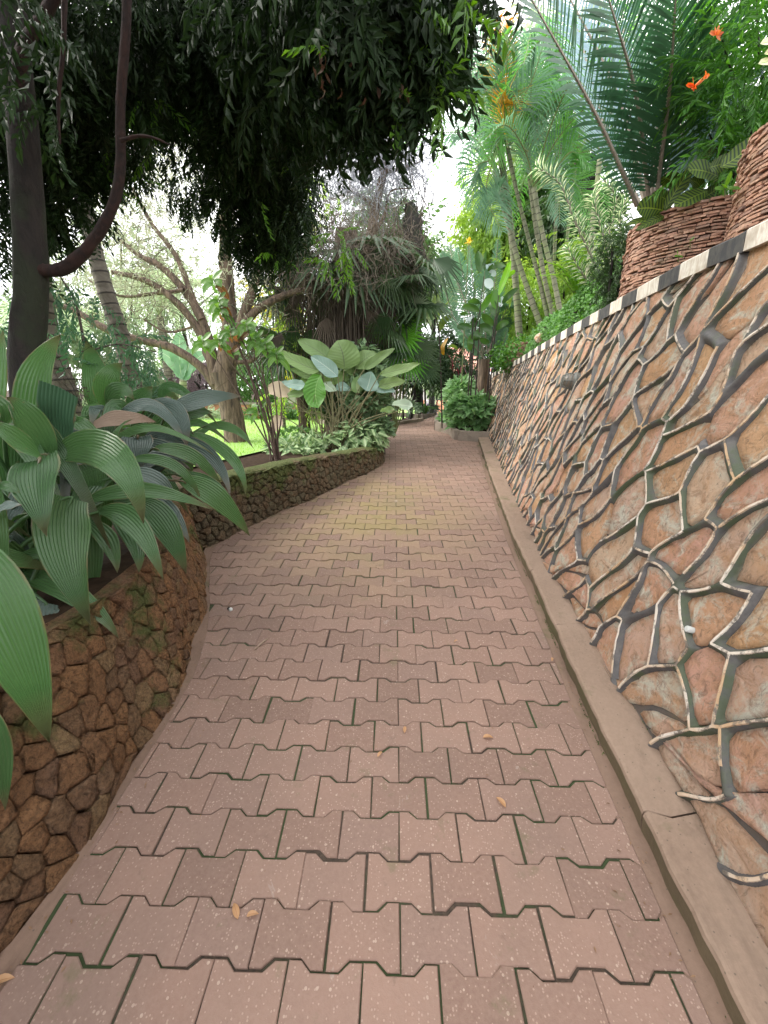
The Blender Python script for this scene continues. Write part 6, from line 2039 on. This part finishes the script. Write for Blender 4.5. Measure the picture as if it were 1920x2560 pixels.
# extra fronds placed where the photo shows them
ex = thing('tall_feather_palm', 'tall feather palm whose green and golden fronds fill the sky above the sky gap', 'palm')
for (A, C, B, w, m_) in [((1235, 420), (1225, 300), (1140, 170), 70, M_arecab), ((1235, 420), (1180, 340), (1090, 330), 70, M_arecab), ((1235, 420), (1240, 500), (1230, 470), 80, M_arecab), ((1235, 400), (1190, 420), (1180, 520), 80, M_arecab),
                         ((1240, 380), (1215, 480), (1255, 580), 70, M_arecab), ((1225, 270), (1215, 170), (1190, 250), 60, M_arecat), ((1230, 260), (1250, 120), (1245, 50), 50, M_arecay), ((1250, 280), (1265, 200), (1270, 80), 60, M_arecab), ((1270, 300), (1330, 200), (1370, 60), 80, M_arecab), ((1260, 300), (1240, 200), (1190, 90), 70, M_arecab),
                         ((1320, 380), (1370, 330), (1400, 440), 80, M_arecab), ((1320, 380), (1260, 320), (1220, 400), 80, M_areca), ((1330, 300), (1370, 170), (1400, 120), 90, M_areca), ((1340, 300), (1380, 250), (1460, 330), 90, M_areca), ((1330, 300), (1340, 200), (1310, 140), 80, M_areca), ((1380, 360), (1440, 250), (1500, 300), 90, M_areca),
                         ((1390, 420), (1430, 380), (1470, 420), 80, M_areca), ((1270, 370), (1260, 270), (1280, 260), 60, M_arecay), ((1410, 300), (1380, 220), (1370, 180), 80, M_areca), ((1400, 440), (1440, 460), (1490, 560), 80, M_areca), ((1150, 250), (1180, 200), (1140, 120), 60, M_arecab), ((1340, 480), (1390, 450), (1400, 560), 60, M_arecab)]:
    d = 7.8 + R.uniform(-.3, .5)
    mb = MB(); frond(mb, [at(*A, d), at(*C, d), at(*B, d - .2)], 34, w / FPX * 8.0, .019, 55, .5, (R.normal(0, .4), -1, .3), rr=.012)
    mb.build('frond', [m_, M_rachg], ex)
mb = MB(); tube(mb, [at(1300, 860, 9), at(1280, 600, 9), at(1240, 300, 8)], [.07, .06, .05], 8, ring=.12, k=10); mb.build('trunk', M_cane, ex, True)

# ================================================================== large cycad at upper right
cy = thing('cycad', 'very large cycad with stiff comb-like fronds rising behind the farther tile planter', 'cycad', 'cycads')
c0 = at(1645, 530, 3.75)
mb = MB(); tube(mb, [c0 - [0, 0, .5], c0 + [0, 0, .0]], [.10, .09], 12, rough=.1); mb.build('trunk', M_bark2, cy, True)
for (A, C, B, dB, w, m_, upv) in [((1592, 515), (1490, 290), (1318, -20), 3.0, 190, 0, (.55, -1, .1)),
                             ((1612, 505), (1540, 230), (1395, -60), 3.9, 175, 1, (.2, -1, .1)),
                             ((1622, 505), (1590, 240), (1510, -40), 3.2, 190, 0, (-.1, -1, .1)),
                             ((1628, 500), (1650, 230), (1640, -60), 3.8, 180, 0, (.1, -1, .1)),
                             ((1640, 495), (1672, 240), (1692, -50), 3.1, 200, 0, (-.15, -1, .1)),
                             ((1650, 480), (1720, 300), (1800, 60), 3.5, 170, 0, (-.4, -1, .1)),
                             ((1655, 500), (1760, 380), (1850, 260), 3.2, 150, 1, (-.3, -1, .5)),
                             ((1600, 515), (1520, 340), (1440, 60), 4.4, 160, 1, (.3, -1, .1)),
                             ((1618, 505), (1575, 300), (1555, 20), 4.6, 160, 0, (.1, -1, .1)),
                             ((1650, 500), (1700, 330), (1745, 0), 4.5, 160, 0, (-.2, -1, .1))]:
    mb = MB(); P_ = [at(*A, 3.7), at(*C, (3.6 + dB) / 2 + .1), at(*B, dB)]
    dep = float((P_[1] - CAM) @ FW)
    frond(mb, P_, 54, w / FPX * dep * .82, .0185, 64, .10, upv, rr=.017, keel=.22, prof=lambda t: np.clip(np.minimum(t * 4.2, 1) * (1.02 - .35 * t ** 3), .12, 1), start=.06)
    mb.build('frond', [[M_cyc, M_cycb][m_], M_rach], cy)

# striped velvet-leaved plant over the planters
zb = thing('zebra_plant', 'low plant with striped velvety oval leaves crowding the top of the tile planters', 'plant')
Z7 = lambda x, y: (1500 + x / 3.95, 300 + y / 3.95)
for (A, C, B, w, d) in [((640, 900), (500, 870), (358, 880), 200, 3.3), ((700, 690), (700, 600), (605, 575), 150, 3.5), ((1170, 560), (1010, 500), (860, 500), 190, 3.1), ((1060, 700), (900, 770), (725, 860), 160, 3.15), ((640, 940), (450, 980), (250, 1040), 80, 3.3), ((640, 950), (520, 1000), (350, 1090), 70, 3.25),
                       ((640, 900), (760, 680), (960, 400), 110, 3.2), ((1180, 470), (1400, 330), (1590, 130), 190, 3.0), ((1080, 470), (1220, 430), (1380, 380), 150, 3.05), ((1470, 300), (1600, 190), (1720, 60), 150, 2.8), ((980, 440), (1060, 340), (1170, 260), 100, 3.3), ((800, 720), (830, 640), (900, 560), 90, 3.4), ((980, 800), (1100, 720), (1220, 640), 120, 3.2), ((660, 800), (600, 760), (490, 770), 120, 3.4), ((1150, 420), (1250, 300), (1330, 280), 110, 3.3), ((1300, 480), (1200, 560), (1060, 640), 140, 3.3), ((1000, 700), (960, 620), (880, 600), 100, 3.4)]:
    pa, pc, pb = at(*Z7(*A), d), at(*Z7(*C), d - .02), at(*Z7(*B), d - .05); dep = float((pc - CAM) @ FW)
    m2 = MB(); blade(m2, pa, pc, pb, w / 3.95 / FPX * dep * 1.05, nrm(CAM - pc) + np.array([0, 0, .3]) + R.normal(0, .25, 3), 12, 8, 'oval', cup=.15, wav=.004); m2.build('leaf', M_zeb, zb, True)
mb = MB()
for k in range(14):
    a_ = at(*Z7(R.uniform(650, 1400), R.uniform(600, 900) - 0), 3.4); tube(mb, [[a_[0], a_[1], 2.55], a_], [.007, .005], 5)
mb.build('leaf_stalks', M_rachg, zb)
# small seedlings in the tile face
for (x, y, l, s_1, lm) in [(1812, 690 / 3.95 * 1 + 300, 'bright seedling rooted in the joint between the two large tile planters', .06, 6), (1695, 640, 'small two-leaved seedling growing from the face of the farther tile planter', .028, 5), (1725, 600, 'tiny single-leaf seedling higher on the face of the farther tile planter', .025, 2)]:
    y = {1812: 470, 1695: 638, 1725: 602}[x]
    d = {1812: 2.62, 1695: 2.98, 1725: 2.92}[x]
    c1 = at(x, y, d); mb = MB()
    tube(mb, [c1 + [.02, .02, -.03], c1], [.003, .002], 4)
    t_ = thing('seedling', l, 'seedling', 'seedlings on the tile planters'); mb.build('stem', M_rachg, t_)
    for k in range(lm):
        v = nrm(np.array([R.normal(-.4, .6), -.5, R.normal(.1, .6)])); mb = MB(); blade(mb, c1, c1 + v * s_1 * .6, c1 + v * s_1 * 1.2, s_1 * .55, [0, -1, .8], 5, 2, 'oval'); mb.build('leaf', M_t1b, t_)

# orange-bracted bush at top right
ob = thing('orange_bract_bush', 'narrow-leaved bush with orange bracts at the top right corner', 'bush')
mb = MB()
TWN = [twig_t(14, 1., .34, .20, 42, .2, -.1, True, k + 50) for k in range(3)]
for (x, y, r_, n, d) in [(1830, 60, 110, 90, 3.3), (1880, 180, 90, 80, 3.1), (1850, 270, 80, 70, 3.2), (1815, 310, 55, 40, 3.4), (1900, 340, 70, 50, 3.0), (1795, 130, 45, 22, 3.4), (1800, 400, 50, 20, 3.6), (1870, 420, 60, 36, 3.4)]:
    c = at(x, y, d); s_1 = float((c - CAM) @ FW) / FPX
    for k in range(3):
        crown(mb, c, r_ * s_1, n // 3 + 1, .20, TWN[k], 0, -.1, .2, 8, .3)
mb.build('foliage', leaf_mat('narrow_green_leaf', (.035, .12, .025), (.09, .24, .04), None, .42, .4), ob)
mb = MB()
for pts in ([(1960, 560), (1900, 400), (1850, 250), (1800, 80)], [(1960, 560), (1930, 350), (1900, 150), (1890, -20)], [(1900, 500), (1820, 420), (1770, 330)]):
    tube(mb, [at(x, y, 3.25) for x, y in pts], [.016, .013, .008, .004], 6)
mb.build('stem', M_bark1, ob, True)
for (x, y, k) in [(1790, 88, 0), (1735, 215, 1), (1765, 190, 2)]:
    c1 = at(x, y, 2.9); mb = MB()
    for q in range((9, 10, 4)[k]):
        v = nrm(np.array([R.normal(-.2, .9), R.normal(-.3, .3), R.normal(-.3 if k else .0, .6)])); s_1 = (.038, .046, .025)[k]
        blade(mb, c1, c1 + v * s_1 * .55, c1 + v * s_1, .018, R.randn(3), 5, 2, 'lance')
    mb.build('bract', M_orange, ob)
mb = MB()
for (x, y) in [(1915, 105), (1910, 155), (1925, 130)]:
    blade(mb, at(x + 40, y, 2.8), at(x + 10, y, 2.8), at(x - 15, y + 5, 2.8), .05, [0, -1, .5], 5, 4, 'oval', cup=.2)
mb.build('cream_leaf', leaf_mat('cream_variegated', (.62, .62, .36), (.72, .72, .46), (.2, .35, .1), .5, .3, 0, .1), ob)
# glaucous agave-like blades
t_ = thing('silver_strap_plant', 'silvery strap-leaved plant behind the striped leaves', 'plant')
for (A, B, w) in [((1690, 510), (1810, 300), 16), ((1700, 500), (1830, 330), 14), ((1660, 510), (1790, 350), 16), ((1770, 480), (1850, 330), 12), ((1740, 470), (1800, 380), 12), ((1680, 480), (1760, 400), 14)]:
    a_, b_ = at(*A, 3.6), at(*B, 3.5); mb = MB(); blade(mb, a_, (a_ + b_) / 2 + [0, 0, .02], b_, w / FPX * 4, [0, -.3, 1], 6, 2, 'lance'); mb.build('leaf', leaf_mat('silver_strap', (.38, .46, .52), (.5, .58, .62), None, .25, .2, spec=.8), t_)

# variegated dracaena
dr = thing('variegated_dracaena', 'cream and green striped dracaena with ropy leafy stems behind the creeper bank', 'plant')
for (pts, n) in [([(1530, 790), (1500, 690), (1440, 560), (1400, 460), (1345, 420)], 130), ([(1540, 790), (1530, 680), (1500, 560), (1480, 490)], 100), ([(1560, 780), (1560, 640), (1550, 540), (1580, 470)], 90), ([(1545, 790), (1545, 700), (1470, 600), (1440, 540)], 80), ([(1550, 780), (1590, 640), (1600, 560)], 60), ([(1520, 760), (1460, 690), (1420, 620)], 60), ([(1550, 780), (1520, 620), (1540, 500), (1510, 450)], 80), ([(1560, 780), (1600, 700), (1570, 600)], 50)]:
    d = R.uniform(5.0, 5.6); P_ = smooth_pts([at(x, y, d) for x, y in pts], 6)
    mb = MB(); tube(mb, [at(x, y, d) for x, y in pts], [.014, .012, .008], 6); mb.build('stem', M_rach, dr, True)
    tt = np.linspace(.25, 1, n) * (len(P_) - 1); i0 = np.minimum(tt.astype(int), len(P_) - 2)
    Q = P_[i0] + (P_[i0 + 1] - P_[i0]) * (tt - i0)[:, None]; T_ = nrm(P_[i0 + 1] - P_[i0])
    th = np.arange(n) * 2.4
    side = nrm(np.cross(T_, [0, 1, .1])); oth = np.cross(T_, side)
    D = T_ * .75 + side * np.cos(th)[:, None] + oth * np.sin(th)[:, None]
    mb = MB(); inst(mb, *leaf_t(.17, .03, -.22, .4), frames(D, T_ + R.randn(n, 3) * .2), Q, R.uniform(.12, .2, n)); mb.build('leaf_whorls', M_drac, dr)

# background greenery on the right
BR = 'trees and shrubs behind the wall top'
shrub('bright_tree', 'bright lime green tree right of the sky gap', 'tree', 1265, 560, 95, 14, 1700, .34, M_bgy, 1.2, .13, 1.2, group=BR, clump=18)
shrub('bright_tree', 'bright green tree behind the cane palm trunks', 'tree', 1390, 500, 80, 13, 1000, .34, M_bgm, 1.2, .12, 1.2, group=BR)
shrub('dark_tree', 'dark green tree behind the slim cane palms', 'tree', 1440, 600, 90, 11, 1300, .3, M_bgd, 1.5, .1, 1.0, group=BR)
shrub('lime_shrub', 'pale lime shrub behind the feet of the cane palms', 'shrub', 1330, 760, 85, 10, 1500, .17, M_bgy, 1.8, .03, 1.0, stems=4, group=BR)
shrub('lime_shrub', 'pale lime shrub right of the feet of the cane palms', 'shrub', 1460, 690, 80, 8.5, 1300, .15, M_bgy, 1.9, .03, .9, stems=4, group=BR)
shrub('green_tree', 'light green tree behind the tall feather palm top', 'tree', 1330, 230, 110, 13, 420, .4, M_pale, 1.2, .14, 1.1, group=BR)
shrub('green_tree', 'green tree behind the gap between the feather palm and the cycad', 'tree', 1500, 250, 90, 10, 320, .3, M_bgm, 1.8, .12, 1.1, group=BR)
shrub('green_tree', 'small light green tree low in the sky gap left of the lime tree', 'tree', 1195, 590, 32, 18, 260, .34, M_pale, 1.2, .08, 1.3, group=BR)
shrub('dark_shrub', 'dark shrub behind the end of the coping', 'shrub', 1235, 830, 50, 11, 420, .22, M_bgd, 1.3, .03, 1.2, stems=3, group='dark shrubs at the end of the path')
shrub('corner_tree', 'dense green tree out past the top right corner', 'tree', 1960, 260, 130, 6, 500, .24, M_bgm, 2.2, .08, 1.1, group=BR)
shrub('ivy_hedge', 'dark ivy-clad hedge end beside the farther tile planter', 'shrub', 1545, 660, 48, 4.15, 900, .06, M_bgd, 2.0, .02, 1.7, stems=2, shell=.5, ty=.8)

# two utility cables across the sky gap
mb = MB()
for (A, B) in [((1128, 565), (1190, 380)), ((1140, 580), (1205, 400))]:
    a_, b_ = at(*A, 30), at(*B, 24); e = b_ - a_
    tube(mb, [a_ - e * 1.5, a_, b_, b_ + e * 2], [.022, .022], 4, k=2)
tag(mb.build('power_cable', M_wire), 'pair of thin overhead power cables crossing the bright sky gap', 'cable')

# ================================================================== little things on the paving
M_fall = leaf_mat('fallen_leaf', (.38, .21, .09), (.46, .28, .15), (.34, .16, .07), .6, .2)
for (x, y, s_1, th, l) in [(590, 2280, .045, 2.2, 'yellow-orange fallen leaf on the near left paving'), (632, 2290, .035, .2, 'pinkish curled fallen leaf just right of the yellow-orange one'), (1252, 2008, .045, 2.2, 'pale orange fallen leaf on the right of the near paving'), (1012, 1826, .035, 1.5, 'small orange fallen leaf on the middle of the paving'), (1220, 1846, .045, 0., 'flat tan fallen leaf right of the middle of the paving'), (950, 1888, .03, .9, 'tiny orange fallen leaf left of the centre joint line'), (1380, 1650, .03, 1.2, 'small pale fallen leaf beside moss near the kerb'), (1140, 1605, .025, .4, 'tiny rust leaf on the farther paving'), (10, 2455, .05, .3, 'golden fallen leaf at the lower left corner of the picture')]:
    r_ = RT * (x - 960) / FPX + UP * (1280 - y) / FPX + FW; t = (0 - CAMZ) / (r_[2] - SL * r_[1]); c1 = CAM + t * r_ + np.array([0, 0, .004])
    e = np.array([math.cos(th), math.sin(th), math.sin(th) * SL]) * s_1 / 2
    mb = MB(); blade(mb, c1 - e, c1 + [0, 0, .006], c1 + e, s_1 * .42, [0, 0, 1], 6, 2, 'lance', cup=.5)
    tag(mb.build('fallen_leaf', M_fall, smooth=True), l, 'leaf', 'fallen leaves on the paving')
for (x, y, s_1, nm, l, mt) in [(577, 1525, .012, 'snail_shell', 'small pale snail shell on the left paving', M_white), (572, 1522, .009, 'pebble', 'dark pebble touching the pale snail shell', M_bark1)]:
    r_ = RT * (x - 960) / FPX + UP * (1280 - y) / FPX + FW; t = (0 - CAMZ) / (r_[2] - SL * r_[1]); c1 = CAM + t * r_
    mb = MB(); tube(mb, [c1 + [0, 0, -.002], c1 + [0, 0, s_1 * .5], c1 + [.002, 0, s_1 * 1.1], c1 + [.003, 0, s_1 * 1.4]], [s_1, s_1 * 1.1, s_1 * .7, s_1 * .1], 9, k=2, rough=.05); tag(mb.build(nm, mt, smooth=True), l, nm.split('_')[-1])
r_ = RT * (655 - 960) / FPX + UP * (1280 - 1610) / FPX + FW; t = (0 - CAMZ) / (r_[2] - SL * r_[1]); c1 = CAM + t * r_
mb = MB(); tube(mb, [c1 + [-.02, -.06, .005], c1 + [0, 0, .008], c1 + [.02, .05, .006]], [.004, .006, .003], 6, rough=.1); tag(mb.build('twig', M_dead, smooth=True), 'short split pale twig lying on the left paving', 'twig')
# moss tufts in the joints and at the kerb foot
mb = MB(); P = []
for _ in range(2200):
    y = R.uniform(.6, 7.5); x = ki(y) - R.uniform(0, .007)
    if mnoise.noise(Vector((y * 3, 0, 5))) > .05: P.append((x, y, zp(y)))
for _ in range(2600):
    y = R.uniform(.8, 8); 
    if mnoise.noise(Vector((y * 4, 9, 5))) > -.15: P.append((xb(y) + .015 + R.uniform(-.01, .02), y, zp(y) + .096))
P = np.array(P)
inst(mb, *leaf_t(.5), frames(R.randn(len(P), 3) + [0, 0, 1.2], R.randn(len(P), 3)), P, R.uniform(.004, .011, len(P)))
tag(mb.build('moss', leaf_mat('moss_green', (.03, .06, .012), (.08, .13, .025), None, .9, .1)), 'dark green moss growing along the kerb and foot of the pink wall', 'moss', kind='stuff')
# crumbs of leaf litter gathered along the edges
mb = MB(); P = []
for _ in range(900):
    y = R.uniform(.6, 8.0); q = R.rand()
    x = xl(y) + abs(R.normal(0, .09)) + .01 if q < .5 else (ki(y) - abs(R.normal(0, .06)) - .005 if q < .8 else R.uniform(float(xl(y)), float(ki(y))))
    P.append((x, y, zp(y) + .003))
P = np.array(P); th = R.uniform(0, 6.28, len(P))
inst(mb, *leaf_t(.35, .1, .05), frames(np.stack([np.cos(th), np.sin(th), np.sin(th) * SL], -1), np.tile([0, 0, 1.], (len(P), 1))), P, R.uniform(.004, .017, len(P)))
tag(mb.build('leaf_litter', leaf_mat('brown_crumb', (.10, .055, .03), (.26, .16, .09), None, .9, .1)), 'tiny brown crumbs of leaf litter scattered along the edges of the paving', 'litter', kind='stuff')
# a creeper hanging over the small far planter
mb = MB(); P, out = cloud_pts([2.2, 8.35, 2.08], [.6, .45, .32], 2600, .7, 12, .12)
inst(mb, *leaf_t(.75, .08, -.1, .4), frames(out + R.randn(len(P), 3) * .6 - [0, 0, .5], out + R.randn(len(P), 3) * .4), P, R.uniform(.04, .07, len(P)))
tag(mb.build('creeper_curtain', M_ivy), 'curtain of green creeper hanging over the small far tile planter', 'creeper', kind='stuff')
